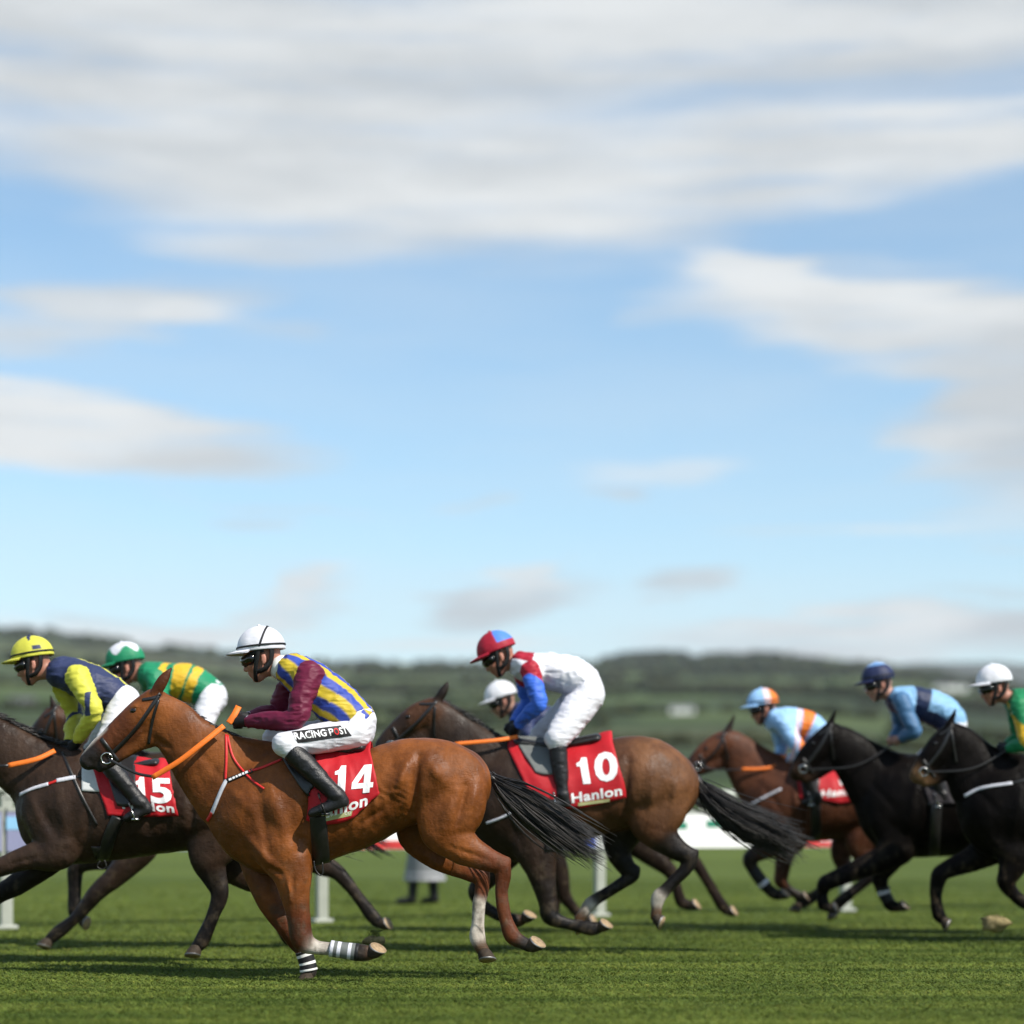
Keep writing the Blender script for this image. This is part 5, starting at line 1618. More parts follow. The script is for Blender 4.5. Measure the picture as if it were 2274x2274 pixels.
        mb.build("stirrup", M['leather' if j.get('dark_iron') else 'steel'], root)

    # ---- gloves
    if j.get('gloves', True):
        for (e, w, dye, dyw) in ((el, wr, -.24, -.075), (fel, fwr, .24, .075)):
            W0, E0 = P(w, dyw), P(e, dye)
            dr = W0 - E0; dr /= np.linalg.norm(dr)
            f = Field(W0 + dr * .05 - .13, W0 + dr * .05 + .13, .0048)
            hand(f, e, w, dye, dyw, .0028)
            f.chain([[*(W0 - dr * .035), .036, .9], [*(W0 + dr * .01), .032, .85]], .012)
            f.cut(W0 - dr * .032, -dr, .09)
            V, Q = f.mesh(2)
            gl = mesh_obj("glove", V, Q, M['glove'], root)
            if j.get('cuff'):
                mb = MB()
                mb.tube([W0 - dr * .032, W0 - dr * .012], .0385, 14)
                mb.build("cuff", M['white_strap'], gl)

    # ---- helmet with silk cap
    RX, RY, RZ = .139, .113, .130
    nu, nv = 72, 30
    v = []; c = []
    for i in range(nv + 1):
        th = (math.pi / 2 + .12) * i / nv
        for k in range(nu):
            ph = 6.283185 * k / nu
            x, y, z = math.sin(th) * math.cos(ph), math.sin(th) * math.sin(ph), math.cos(th)
            wob = 1 + .010 * math.sin(5 * ph + 2) * math.sin(th * 2) + .006 * math.sin(11 * ph)
            v.append(H((.005 + RX * x * wob, RY * y * wob, .050 + RZ * z)))
            c.append(j['cap'](x, y, z))
    fq = np.array([(i * nu + k, (i + 1) * nu + k, (i + 1) * nu + (k + 1) % nu, i * nu + (k + 1) % nu) for i in range(nv) for k in range(nu)])
    hel = mesh_obj("helmet", v, fq, M['silk'], root, cols=np.array(c))
    md = hel.modifiers.new("thickness", 'SOLIDIFY'); md.thickness = .008; md.offset = -1
    # peak
    v = []; f_ = []
    nk = 20
    for layer in (0, 1):
        for i in range(5):
            t = i / 4
            for k in range(nk + 1):
                ph = math.pi + R(-68 + 136 * k / nk)
                ext = .066 * t * math.cos(R(-68 + 136 * k / nk)) ** .6
                v.append(H((.005 + (RX + ext) * math.cos(ph), (RY + ext * .6) * math.sin(ph), .046 - t * .014 - .006 * layer + .004 * math.cos(2 * ph))))
    m_ = nk + 1
    for layer in (0, 1):
        o_ = layer * 5 * m_
        for i in range(4):
            for k in range(nk):
                q = (o_ + i * m_ + k, o_ + i * m_ + k + 1, o_ + (i + 1) * m_ + k + 1, o_ + (i + 1) * m_ + k)
                f_.append(q if layer else q[::-1])
    for k in range(nk):
        f_.append((4 * m_ + k, 4 * m_ + k + 1, 9 * m_ + k + 1, 9 * m_ + k))
    mesh_obj("peak", v, f_, M['silk'], hel, cols=np.tile(np.array(j['peak']), (len(v), 1)))

    def cap_line(fn, wd, name, mk):
        P_, N_ = [], []
        for t in np.linspace(0, 1, 40):
            x, y, z = fn(t)
            l = np.array([.005 + RX * x, RY * y, .05 + RZ * z])
            P_.append(H(l * 1.0)); N_.append(H(np.array([.005 + RX * x * 1.3, RY * y * 1.3, .05 + RZ * z * 1.3])) - P_[-1])
        mb = MB(); mb.ribbon(P_, N_, wd, .004)
        mb.build(name, M[mk], hel)
    if j.get('rim', True):
        cap_line(lambda t: (math.cos(6.2832 * t) * 1.004, math.sin(6.2832 * t) * 1.004, .09), .012, "rim_band", 'print_black')
    if j.get('harness'):
        cap_line(lambda t: (lambda q: tuple(q / np.linalg.norm(q) * 1.004))(np.array([.02 + .36 * math.sin(math.pi * t), -math.cos(math.pi * t), abs(math.sin(math.pi * t)) * .93 + .03])), .013, "harness_band", 'print_black')
    mb = MB(); mb.ball(H((.005, 0, .05 + RZ)), .010 * hs, 8, 6)
    mb.build("button", M['silk'], hel, cols=np.tile(np.array(j['cap'](0, 0, 1)), (len(mb.v), 1)))
    # chin strap and ear guard
    mb = MB()
    for sg in (-1, 1):
        L = [(.002, sg * .103, .05), (-.010, sg * .098, .0), (-.024, sg * .087, -.045), (-.034, sg * .072, -.085), (-.040, sg * .035, -.128), (-.040, 0, -.135)]
        pp = catmull([list(H(l)) for l in L], 4)
        mb.ribbon(pp, [p - H((-.02, 0, -.03)) for p in pp], .024 * hs, .005)
        L = [(.075, sg * .088, .045), (.070, sg * .084, .0), (.055, sg * .078, -.04), (.02, sg * .078, -.075), (-.034, sg * .070, -.088)]
        pp = catmull([list(H(l)) for l in L], 4)
        mb.ribbon(pp, [p - H((0, 0, -.02)) for p in pp], .03 * hs, .005)
    mb.build("chin_strap", M['print_black'], hel)
    # goggles
    g = Field(H((-.07, 0, 0)) - .13, H((-.07, 0, 0)) + .13, .006)
    g.chain(Hs([(-.058, -.066, .002, .033, 1), (-.090, -.032, -.002, .036, 1), (-.102, 0, .006, .028, 1), (-.090, .032, -.002, .036, 1), (-.058, .066, .002, .033, 1)]), .01)
    V, Q = g.mesh(2)
    gg = mesh_obj("goggles", V, Q, M['goggle'], hel)
    mb = MB()
    for sg in (-1, 1):
        mb = MB()
        L = [(-.066, sg * .078, .012), (-.02, sg * .094, .022), (.03, sg * .094, .03)]
        pp = catmull([list(H(l)) for l in L], 4)
        mb.ribbon(pp, [np.array([0, sg, 0.0])] * len(pp), .022 * hs, .003)
        mb.build("goggle_strap", M['print_black'], hel)
    j['root'], j['btree'], j['bz'] = root, btree, bz
    return root


def sel(n, base):
    return np.tile(np.array(base, float), (n, 1))


def silks14(V, Dd, T, ang):
    c = sel(len(V), YEL)
    w = (ang + 9 * np.sin(T[0] * 1.7) + 400) % 46
    k = np.clip(np.minimum(np.abs(w - 23), np.minimum(w, 46 - w)) / 2.2, 0, 1)[:, None] * .5
    md = (np.array(BLU) + np.array(YEL)) / 2
    c = np.where((w < 23)[:, None], np.array(BLU), np.array(YEL)) * (k * 2) + md * (1 - k * 2)
    m = (Dd[1] < Dd[0] - .012) | (Dd[2] < Dd[0] - .012)
    c[m] = MAR
    return c


def silks15(V, Dd, T, ang):
    c = sel(len(V), NAVY)
    for s_ in (1, 2):
        m = Dd[s_] < Dd[0] - .004
        c[m] = LEMON
        # navy seam on the inner arm
        u = vnoise(V * np.array([3, 3, 2.0]), 2)
        seam = m & (T[s_] > 1.0) & (np.abs((V[:, 0] - np.interp(T[s_], [0, 2, 4], [V[m][:, 0].max(), V[m][:, 0].max(), V[m][:, 0].min()])) + .10) < .022)
        c[seam] = NAVY
    c[(ang > 70) & (ang < 84) & (Dd[1] > Dd[0]) & (T[0] > .5)] = LEMON
    c[(np.abs(ang) < 200) & (T[0] > 2.2) & (T[0] < 2.36) & (ang < -50)] = LEMON
    return c


def silks_hoops(V, Dd, T, ang):
    c = sel(len(V), GRN)
    u = T[0] + .09 * vnoise(V * 22.0, 4)
    for a, b in ((.55, 1.05), (1.45, 2.05), (2.35, 2.85)):
        c[(u > a) & (u < b)] = GOLD
    m = (Dd[1] < Dd[0] - .006) | (Dd[2] < Dd[0] - .006)
    c[m] = GRN
    return c


def silks10(V, Dd, T, ang):
    c = sel(len(V), (0.70, 0.70, 0.75))
    c[(T[0] < .55) & (ang > 10)] = CRIM
    m = (Dd[1] < Dd[0] - .010) | (Dd[2] < Dd[0] - .010)
    c[m] = ROYAL
    c[m & (np.minimum(T[1], T[2]) < .35) & (Dd[0] < .06)] = CRIM
    return c


def silks_navy(V, Dd, T, ang):
    return sel(len(V), NAVY)


def silks_sky(V, Dd, T, ang):
    c = sel(len(V), SKYB)
    c[(T[0] > 1.75) & (T[0] < 2.5)] = ORG
    c[(T[0] > 1.35) & (T[0] < 1.6)] = (0.75, 0.55, 0.6)
    return c


def silks_quarter(V, Dd, T, ang):
    light, steel, nv = (0.22, 0.42, 0.64), (0.06, 0.15, 0.28), (0.012, 0.022, 0.065)
    c = sel(len(V), light)
    c[(T[0] > .95) & (T[0] < 1.5)] = nv
    c[ang < -15] = nv
    m = (Dd[1] < Dd[0] - .006) | (Dd[2] < Dd[0] - .006)
    c[m] = steel
    return c


def silks_green(V, Dd, T, ang):
    c = sel(len(V), (0.012, 0.20, 0.075))
    c[(T[0] > 1.2) & (T[0] < 1.45)] = GOLD
    c[(ang < -35) & (ang > -52)] = GOLD
    return c


def cap_plain(col):
    return lambda x, y, z: col


def cap15(x, y, z):
    ph = math.degrees(math.atan2(y, -x))
    return NAVY if ((z > .78 - .30 * math.cos(math.radians(ph * 3)) and x < .12) or (z < .42 and z > .2 and abs(ph) > 100 and abs(ph) < 128)) else LEMON


def cap_star(x, y, z):
    a = math.atan2(y, x)
    return (0.68, 0.68, 0.73) if z > .50 + .20 * math.cos(5 * a) else GRN


def cap10(x, y, z):
    if z < .22 and x > -.2: return CRIM
    return CRIM if x < .10 else (0.08, 0.22, 0.70)


def cap_sky(x, y, z):
    return SKYB if x < .05 else ((0.75, 0.55, 0.58) if x < .42 else ORG)


def cap_navy(x, y, z):
    return (0.16, 0.32, 0.60) if z > .78 else (0.016, 0.024, 0.075)


J14 = dict(D=13.0, seed=21, arm_k=1.08, h=.0068, helmet=(580, 1440), hs=1.08, tilt=6, face_tilt=10, seat=(770, 1680), harness=True, collar=True, cuff=True, dark_iron=True, flutter=1.0,
    label="jockey in maroon sleeves and yellow and blue stripes with a white helmet",
    torso=[(652, 1490, 40, 1.55), (692, 1515, 49, 1.42), (735, 1553, 52, 1.22), (772, 1585, 47, 1.22), (800, 1606, 42, 1.32)],
    shoulder=(690, 1497), elbow=(655, 1598), wrist=(548, 1602), far_arm=((650, 1500), (618, 1585), (548, 1594)),
    hip=(785, 1627), knee=(632, 1652), ankle=(748, 1768), heel=(770, 1778), toe=(694, 1806), far_leg=(-22, -12), seat_r=.130, thigh_r=(.098, .088, .072),
    silks=silks14, cap=cap_plain((0.70, 0.70, 0.75)), peak=(0.70, 0.70, 0.75))
J15 = dict(D=14.4, seed=22, h=.0078, helmet=(72, 1456), hs=1.06, tilt=10, seat=(280, 1690), dark_iron=False,
    label="jockey in navy with yellow sleeves and a yellow helmet at the far left",
    torso=[(140, 1494, 36, 1.55), (178, 1508, 42, 1.45), (215, 1525, 44, 1.25), (248, 1545, 42, 1.2), (272, 1562, 36, 1.3)],
    shoulder=(172, 1503), elbow=(210, 1580), wrist=(170, 1648), far_arm=((132, 1512), (165, 1585), (152, 1650)),
    hip=(275, 1562), knee=(226, 1678), ankle=(312, 1783), heel=(332, 1796), toe=(282, 1816), far_leg=(-18, -10), seat_r=.125, gloves=True,
    silks=silks15, cap=cap15, peak=LEMON)
J3 = dict(D=16.25, seed=23, h=.0085, helmet=(278, 1466), hs=1.10, tilt=12, seat=(470, 1690),
    label="jockey in green and gold hoops with white breeches behind the chestnut's ears",
    torso=[(335, 1500, 33, 1.5), (372, 1510, 38, 1.4), (410, 1515, 42, 1.25), (445, 1528, 40, 1.2), (470, 1545, 35, 1.3)],
    shoulder=(345, 1508), elbow=(365, 1585), wrist=(325, 1632), far_arm=((330, 1512), (352, 1585), (318, 1630)),
    hip=(470, 1553), knee=(436, 1640), ankle=(500, 1742), heel=(516, 1750), toe=(462, 1770), seat_r=.128,
    silks=silks_hoops, cap=cap_star, peak=GRN, rim=False)
J10 = dict(D=15.66, seed=24, h=.008, helmet=(1102, 1442), hs=1.08, tilt=22, seat=(1270, 1645), flutter=1.2,
    label="jockey standing high in white with blue sleeves and a red and blue helmet",
    torso=[(1160, 1478, 32, 1.55), (1195, 1486, 38, 1.45), (1240, 1494, 42, 1.3), (1280, 1508, 44, 1.25), (1305, 1530, 38, 1.3)],
    shoulder=(1178, 1490), elbow=(1196, 1562), wrist=(1150, 1612), far_arm=((1160, 1490), (1172, 1560), (1140, 1608)),
    hip=(1302, 1548), knee=(1236, 1640), ankle=(1250, 1765), heel=(1262, 1783), toe=(1216, 1786), far_leg=(-34, -4), seat_r=.140, thigh_r=(.125, .115, .090), leg_dy=.26,
    silks=silks10, cap=cap10, peak=CRIM, rim=False)
J5 = dict(D=18.6, seed=25, h=.009, helmet=(1112, 1545), hs=1.05, tilt=18, seat=(1220, 1690),
    label="white helmeted jockey mostly hidden behind the blue sleeve of the number 10 rider",
    torso=[(1155, 1585, 26, 1.5), (1185, 1592, 32, 1.4), (1215, 1602, 34, 1.25), (1240, 1612, 33, 1.2), (1258, 1628, 28, 1.3)],
    shoulder=(1165, 1592), elbow=(1175, 1645), wrist=(1130, 1662), far_arm=((1158, 1592), (1168, 1642), (1125, 1660)),
    hip=(1255, 1635), knee=(1200, 1680), ankle=(1240, 1758), heel=(1252, 1766), toe=(1212, 1774), seat_r=.118,
    silks=silks_navy, cap=cap_plain((0.70, 0.70, 0.73)), peak=(0.70, 0.70, 0.73), rim=False, skin=(0.36, 0.19, 0.13))
J6 = dict(D=19.4, seed=26, h=.009, helmet=(1694, 1561), hs=1.06, tilt=8, seat=(1820, 1695),
    label="jockey in pale blue and orange silks with a pale blue and orange helmet",
    torso=[(1722, 1600, 27, 1.5), (1752, 1604, 33, 1.4), (1783, 1610, 34, 1.25), (1808, 1622, 32, 1.2), (1826, 1636, 27, 1.3)],
    shoulder=(1738, 1606), elbow=(1778, 1668), wrist=(1752, 1690), far_arm=((1726, 1606), (1736, 1660), (1728, 1690)),
    hip=(1830, 1642), knee=(1784, 1700), ankle=(1812, 1768), heel=(1822, 1776), toe=(1786, 1782), seat_r=.112,
    silks=silks_sky, cap=cap_sky, peak=SKYB, rim=True)
J7 = dict(D=18.3, seed=27, h=.009, helmet=(1950, 1506), hs=1.06, tilt=10, seat=(2090, 1700), gloves=False,
    label="bare handed jockey in navy and light blue quarters with a navy helmet",
    torso=[(1995, 1554, 29, 1.5), (2034, 1561, 36, 1.42), (2076, 1574, 38, 1.25), (2104, 1592, 36, 1.2), (2120, 1612, 30, 1.3)],
    shoulder=(2002, 1558), elbow=(2030, 1622), wrist=(2000, 1640), far_arm=((1990, 1556), (1998, 1618), (1982, 1640)),
    hip=(2118, 1632), knee=(2062, 1692), ankle=(2096, 1770), heel=(2106, 1778), toe=(2066, 1786), seat_r=.118, skin=(0.45, 0.24, 0.18),
    silks=silks_quarter, cap=cap_navy, peak=(0.016, 0.024, 0.075), rim=True)
J8 = dict(D=17.1, seed=28, h=.0085, helmet=(2208, 1512), hs=1.06, tilt=8, seat=(2350, 1700),
    label="jockey in green and gold with a white helmet at the right edge",
    torso=[(2262, 1560, 32, 1.5), (2296, 1570, 39, 1.42), (2334, 1584, 40, 1.25), (2364, 1600, 37, 1.2), (2386, 1618, 31, 1.3)],
    shoulder=(2264, 1568), elbow=(2280, 1650), wrist=(2238, 1662), far_arm=((2254, 1568), (2262, 1640), (2230, 1658)),
    hip=(2386, 1626), knee=(2318, 1700), ankle=(2352, 1782), heel=(2364, 1790), toe=(2318, 1798), seat_r=.125,
    silks=silks_green, cap=cap_plain((0.70, 0.70, 0.74)), peak=(0.70, 0.70, 0.74), rim=False)

JOCKEYS = [J14, J15, J3, J10, J5, J6, J7, J8]
for _j in JOCKEYS:
    jockey(_j)

# sponsor patch along the thigh
_q = [(661, 1650), (781, 1634), (763, 1610), (648, 1625)]
_v, _f = grid_poly(16, 5)
_patch = lay_poly("thigh_patch", J14['btree'], 13.0, _v, _f, _q, M['print_black'], J14['bz'], 0.0015)
def _sub(u0, u1):
    bl, br, tr, tl = [np.array(p, float) for p in [(656, 1643), (773, 1629), (768, 1614.5), (651.5, 1628)]]
    return [tuple(bl + (br - bl) * u0), tuple(bl + (br - bl) * u1), tuple(tl + (tr - tl) * u1), tuple(tl + (tr - tl) * u0)]
for _t, _a, _b, _mk in (("RACING", 0.0, .60, 'print_white'), ("P", .66, .745, 'print_white'), ("O", .755, .845, 'print_red'), ("ST", .855, 1.0, 'print_white')):
    _o = print_on("lettering", J14['btree'], 13.0, _t, _sub(_a, _b), M[_mk], J14['bz'], 0.02, off=0.003)


# ------------------------------------------------------------------ the course and the land behind it
def turf_color(g, pos):
    lane = g.noise(g.mapping(pos, scale=(0.06, 1.7, 1)), 1.0, 4, 0.6)
    blot = g.noise(g.mapping(pos, scale=(0.55, 2.6, 1)), 1.0, 5, 0.65)
    far = g.noise(g.mapping(pos, loc=(4, 2, 0), scale=(0.012, 0.05, 1)), 1.0, 4, 0.6)
    c = g.mix(g.mrange(lane, 0.3, 0.7), (0.044, 0.070, 0.011), (0.126, 0.158, 0.032))
    c = g.mix(g.mrange(blot, 0.35, 0.75), c, (0.036, 0.060, 0.010))
    c = g.mix(g.mrange(far, 0.4, 0.7, 0.0, 0.5), c, (0.125, 0.165, 0.034))
    return c


def turf_mat():
    m, g, p = new_mat("turf")
    geo = g.n('ShaderNodeNewGeometry').outputs['Position']
    c = turf_color(g, geo)
    fine = g.noise(g.mapping(geo, scale=(18, 60, 30)), 1.0, 4, 0.7)
    c = g.mix(g.mrange(fine, 0.4, 0.75, 0.0, 0.35), g.mix(1.0, c, (1.2, 1.2, 1.15), 'MULTIPLY'), g.mix(1.0, c, (0.45, 0.5, 0.4), 'MULTIPLY'))
    g.put(p.inputs['Base Color'], c)
    p.inputs['Roughness'].default_value = 0.9
    p.inputs['Specular IOR Level'].default_value = 0.15
    bump_to(g, p, fine, 0.8, 0.05)
    return m


def blade_mat():
    m, g, p = new_mat("grass_blades")
    geo = g.n('ShaderNodeNewGeometry').outputs['Position']
    c = turf_color(g, geo)
    at = g.n('ShaderNodeAttribute', attribute_name="col")
    c = g.mix(1.0, g.mix(1.0, c, (1.25, 1.25, 1.2), 'MULTIPLY'), at.outputs['Color'], 'MULTIPLY')
    g.put(p.inputs['Base Color'], c)
    p.inputs['Roughness'].default_value = 0.7
    p.inputs['Specular IOR Level'].default_value = 0.15
    return m


gx = 9000.0
turf = mesh_obj("turf", [(-gx, -300, 0), (gx, -300, 0), (gx, 9000, 0), (-gx, 9000, 0)], [(0, 1, 2, 3)], turf_mat(), smooth=False)
turf["kind"] = "structure"


def build_grass(n=520000):
    r = np.random.default_rng(3)
    yp = r.uniform(120, 500, n)
    Y = CZ * F / yp
    half = 1137 * Y / F * 1.42 + 0.4
    X = r.uniform(-1, 1, n) * half
    tuft = vnoise(np.stack([X * 5, Y * 5, np.zeros(n)], 1), 8)
    hgt = (0.009 + 0.003 * tuft + r.uniform(0, 0.011, n)) * np.where(r.random(n) < 0.02, 1.6, 1.0)
    lean = r.normal(0, 1.3, n) + 0.9 * np.sign(r.random(n) - 0.4)
    ly = r.normal(0, 0.45, n)
    w = r.uniform(0.0026, 0.0046, n) * np.clip(Y / 12, 0.8, 2.2)
    base = np.stack([X, Y, np.zeros(n) - 0.003], 1)
    mid = base + np.stack([lean * hgt * 0.45, ly * hgt * 0.45, hgt * 0.62], 1)
    tip = base + np.stack([lean * hgt * 1.35, ly * hgt * 1.35, hgt], 1)
    th = r.uniform(-1.4, 1.4, n)
    side = np.stack([np.cos(th), np.sin(th), np.zeros(n)], 1) * w[:, None]
    V = np.concatenate([base - side, base + side, mid + side * 0.75, mid - side * 0.75, tip], 0)
    i = np.arange(n)
    Q = np.concatenate([np.stack([i, i + n, i + 2 * n], 1), np.stack([i, i + 2 * n, i + 3 * n], 1), np.stack([i + 3 * n, i + 2 * n, i + 4 * n], 1)], 0)
    b = r.uniform(0.82, 1.18, n)
    cr = np.stack([b * r.uniform(0.9, 1.15, n), b, b * r.uniform(0.7, 1.1, n)], 1)
    dry = r.random(n) < 0.012
    cr[dry] *= np.array([2.0, 1.5, 1.8])
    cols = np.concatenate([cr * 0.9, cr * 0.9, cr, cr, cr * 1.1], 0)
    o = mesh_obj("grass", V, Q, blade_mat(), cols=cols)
    o["kind"] = "stuff"
    o["label"] = "short mown green turf the horses gallop over"


build_grass()

# running rail: posts, top rail; boards hang on it
RX0, RY0, RS = -4.68, 19.4, 0.475
rail_y = lambda x: RY0 + (x - RX0) * RS
ra = math.atan(RS)
xs = [RX0 + 2.8 * k for k in range(-3, 8)]
rail = empty("running_rail", (xs[0], rail_y(xs[0]), 0), "white plastic running rail on upright posts behind the horses", "rail")
rmat = M['rail_plastic']
for x in xs:
    mb = MB()
    y = rail_y(x) + 0.03
    mb.box((x, y, 0.62), (0.11, 0.09, 1.24), ra)
    mb.box((x, y, 0.02), (0.20, 0.14, 0.04), ra)
    o = mb.build("post", rmat, rail, smooth=False)
    bv = o.modifiers.new("edge", 'BEVEL'); bv.width = .012; bv.segments = 2
mb = MB()
n_ = 40
pts = [np.array([xs[0] + (xs[-1] - xs[0]) * i / n_, 0, 1.295 + 0.004 * math.sin(i * 1.7)]) for i in range(n_ + 1)]
for p_ in pts:
    p_[1] = rail_y(p_[0]) + 0.03
mb.tube(pts, 0.056, 12)
mb.build("top_rail", rmat, rail)
for i in range(len(xs) - 1):
    mb = MB()
    c = (xs[i] + 1.4, rail_y(xs[i] + 1.4) + 0.03, 1.255)
    mb.box((c[0] - 1.38 * math.cos(ra) * 1.1 , c[1] - 1.38 * RS, c[2]), (0.10, 0.10, 0.09), ra)
    mb.build("rail_clip", rmat, rail, smooth=False)

B_LILAC = plain("lilac_board", (0.22, 0.23, 0.36), 0.5, var=0.05, bs=0)
B_BLUE = plain("blue_print", (0.03, 0.06, 0.30), 0.5, var=0.05, bs=0)
B_SKY = plain("pale_blue_print", (0.22, 0.45, 0.66), 0.5, var=0.05, bs=0)
B_WHITE = plain("white_board", (0.78, 0.78, 0.77), 0.5, var=0.05, bs=0)
B_GREEN = plain("green_print", (0.02, 0.20, 0.12), 0.5, var=0.05, bs=0)
B_RED = plain("red_board_print", (0.50, 0.03, 0.03), 0.5, var=0.05, bs=0)

BOARDS = {
    2: ("lilac and pale blue board hung low on the rail left of the dark horse", B_LILAC, [(0.0, 1.0, .55, .32, B_SKY), (0.86, .10, 0.55, 1.0, B_BLUE)]),
    3: ("lilac board with a pale blue stripe on the rail behind the number 15 horse", B_LILAC, [(0.0, 1.0, .55, .32, B_SKY), (0.90, .10, .5, .6, B_BLUE)]),
    4: ("white board with a red lower edge on the rail behind the chestnut", B_WHITE, [(0.0, .62, .02, .22, B_RED), (.64, .36, .02, .45, B_BLUE)]),
    5: ("white board with green and red print on the rail behind the number 10 horse", B_WHITE, [(.42, .46, .60, .20, B_GREEN), (.66, .34, .02, .16, B_RED), (.04, .30, .55, .2, B_GREEN)]),
    6: ("white board with red print on the rail behind the dark right hand horses", B_WHITE, [(0.0, .7, .02, .18, B_RED), (.1, .6, .55, .25, B_GREEN)]),
}
for k, (lab, base, bands) in BOARDS.items():
    if k + 1 >= len(xs):
        continue
    x0 = xs[k] + 0.02
    cxm = x0 + 1.38
    b = empty("advertising_board", (cxm, rail_y(cxm), 0.72), lab, "board", "advertising boards hung on the running rail")
    mb = MB(); mb.box((cxm, rail_y(cxm) - 0.045, 0.905), (2.76 / math.cos(ra), 0.018, 0.37), ra)
    mb.build("panel", base, b, smooth=False)
    mb = MB(); mb.box((cxm, rail_y(cxm) - 0.045, 1.112), (2.76 / math.cos(ra), 0.03, 0.04), ra)
    mb.build("top_batten", rmat, b, smooth=False)
    for (u, w_, v0, hh, mm) in bands:
        cu = x0 + 2.74 * (u + w_ / 2)
        mb = MB(); mb.box((cu, rail_y(cu) - 0.0575, 0.72 + 0.37 * (v0 + hh / 2)), (2.74 * w_ / math.cos(ra), 0.004, 0.37 * hh), ra)
        mb.build("printed_band", mm, b, smooth=False)


# steward in a long pale coat beyond the rail
def steward():
    D = 25.6
    x0 = (940 - CX) * D / F
    root = empty("person", (x0, D, 0), "standing steward in a long grey coat beyond the rail under the chestnut", "person")
    def Pn(x, y, z): return [x0 + x, D + y, z]
    lo, hi = np.array(Pn(-.5, -.4, 0)), np.array(Pn(.5, .4, 1.85))
    b = Field(lo, hi, .012)
    b.chain([[*Pn(0, 0, 1.66), .095, .95], [*Pn(-.01, 0, 1.60), .075, .95], [*Pn(-.03, 0, 1.55), .05, 1]], .03)
    b.chain([[*Pn(-.095, 0, 1.63), .014, 1], [*Pn(-.11, 0, 1.60), .014, 1]], .015)
    b.chain([[*Pn(.01, 0, 1.55), .055, 1], [*Pn(.02, 0, 1.42), .07, 1.4]], .03)
    b.chain([[*Pn(.02, 0, 1.38), .10, 1.8], [*Pn(.02, 0, 1.1), .11, 1.5], [*Pn(.02, 0, .92), .12, 1.4]], .04)
    for s_ in (-1, 1):
        b.chain([[*Pn(.04 * s_, .1 * s_, .9), .085, 1], [*Pn(.10 * s_, .1 * s_, .48), .058, 1], [*Pn(.13 * s_, .1 * s_, .08), .04, 1]], .03)
        b.chain([[*Pn(.02, .2 * s_, 1.38), .055, 1], [*Pn(.05, .25 * s_, 1.1), .045, 1], [*Pn(-.02, .24 * s_, .86), .032, 1], [*Pn(-.03, .24 * s_, .78), .034, .6]], .03)
        for i in range(4):
            b.chain([[*Pn(-.055 + .02 * i, .24 * s_, .77), .010, 1], [*Pn(-.052 + .02 * i, .235 * s_, .72), .009, 1], [*Pn(-.045 + .02 * i, .22 * s_, .69), .008, 1]], .006)
    V, Q = b.mesh(2)
    mesh_obj("body", V, Q, M['skin'], root, cols=np.tile(np.array(SKIN), (len(V), 1)))
    c = Field(lo, hi, .012)
    c.chain([[*Pn(.02, 0, 1.40), .11, 1.85], [*Pn(.02, 0, 1.1), .135, 1.5], [*Pn(.02, 0, .7), .20, 1.15], [*Pn(.02, 0, .26), .26, 1.0]], .04)
    for s_ in (-1, 1):
        c.chain([[*Pn(.02, .2 * s_, 1.38), .075, 1], [*Pn(.05, .26 * s_, 1.1), .065, 1], [*Pn(-.02, .25 * s_, .84), .052, 1]], .04)
    c.cut(Pn(.02, 0, .285), (0, 0, -1), .5)
    V, Q = c.mesh(2)
    N = vnormals(V, Q)
    V = V + N * (vnoise(V * np.array([14, 14, 3.0]), 6) * .012)[:, None]
    z = V[:, 2]
    col = np.tile(np.array((.16, .17, .175)), (len(V), 1))
    col[((z > .30) & (z < .33)) | ((z > .37) & (z < .395))] = (.42, .42, .44)
    coat = mesh_obj("coat", V, Q, M['silk'], root, cols=col)
    for s_ in (-1, 1):
        f = Field(np.array(Pn(-.35, -.25, 0)), np.array(Pn(.4, .25, .9)), .012)
        f.chain([[*Pn(.05 * s_, .1 * s_, .8), .09, 1], [*Pn(.10 * s_, .1 * s_, .48), .07, 1], [*Pn(.13 * s_, .1 * s_, .07), .055, 1]], .03)
        V, Q = f.mesh(2)
        mesh_obj("trouser_leg", V, Q, M['print_black'], root)
        f = Field(np.array(Pn(-.35, -.25, 0)), np.array(Pn(.4, .25, .3)), .010)
        f.chain([[*Pn(.15 * s_, .1 * s_, .06), .045, .9], [*Pn(.15 * s_ - .15, .1 * s_, .042), .036, 1]], .02)
        V, Q = f.mesh(2)
        mesh_obj("shoe", V, Q, M['boot'], root)
    h_ = Field(np.array(Pn(-.3, -.2, 1.55)), np.array(Pn(.2, .2, 1.85)), .010)
    h_.chain([[*Pn(.005, 0, 1.69), .105, .95]], .02); h_.chain([[*Pn(-.08, 0, 1.70), .03, 2], [*Pn(-.15, 0, 1.69), .014, 4]], .02)
    h_.cut(Pn(0, 0, 1.67), (0, 0, -1), .2)
    V, Q = h_.mesh(2)
    mesh_obj("cap", V, Q, M['leather'], root)


steward()

# ------------------------------------------------------------------ hills
RIDGE = [(-9000, 250), (-4000, 330), (-1500, 420), (-400, 440), (0, 432), (100, 430), (170, 418), (260, 409), (400, 391), (480, 382), (600, 371), (750, 361), (900, 360), (1060, 362),
         (1300, 364), (1450, 370), (1600, 374), (1740, 374), (1850, 368), (2000, 350), (2150, 332), (2274, 312), (2600, 260), (3200, 230), (5000, 260), (11500, 240)]
_rx = np.array([r_[0] for r_ in RIDGE], float); _re = np.array([r_[1] for r_ in RIDGE], float)
Y0, Y1 = 140.0, 2600.0


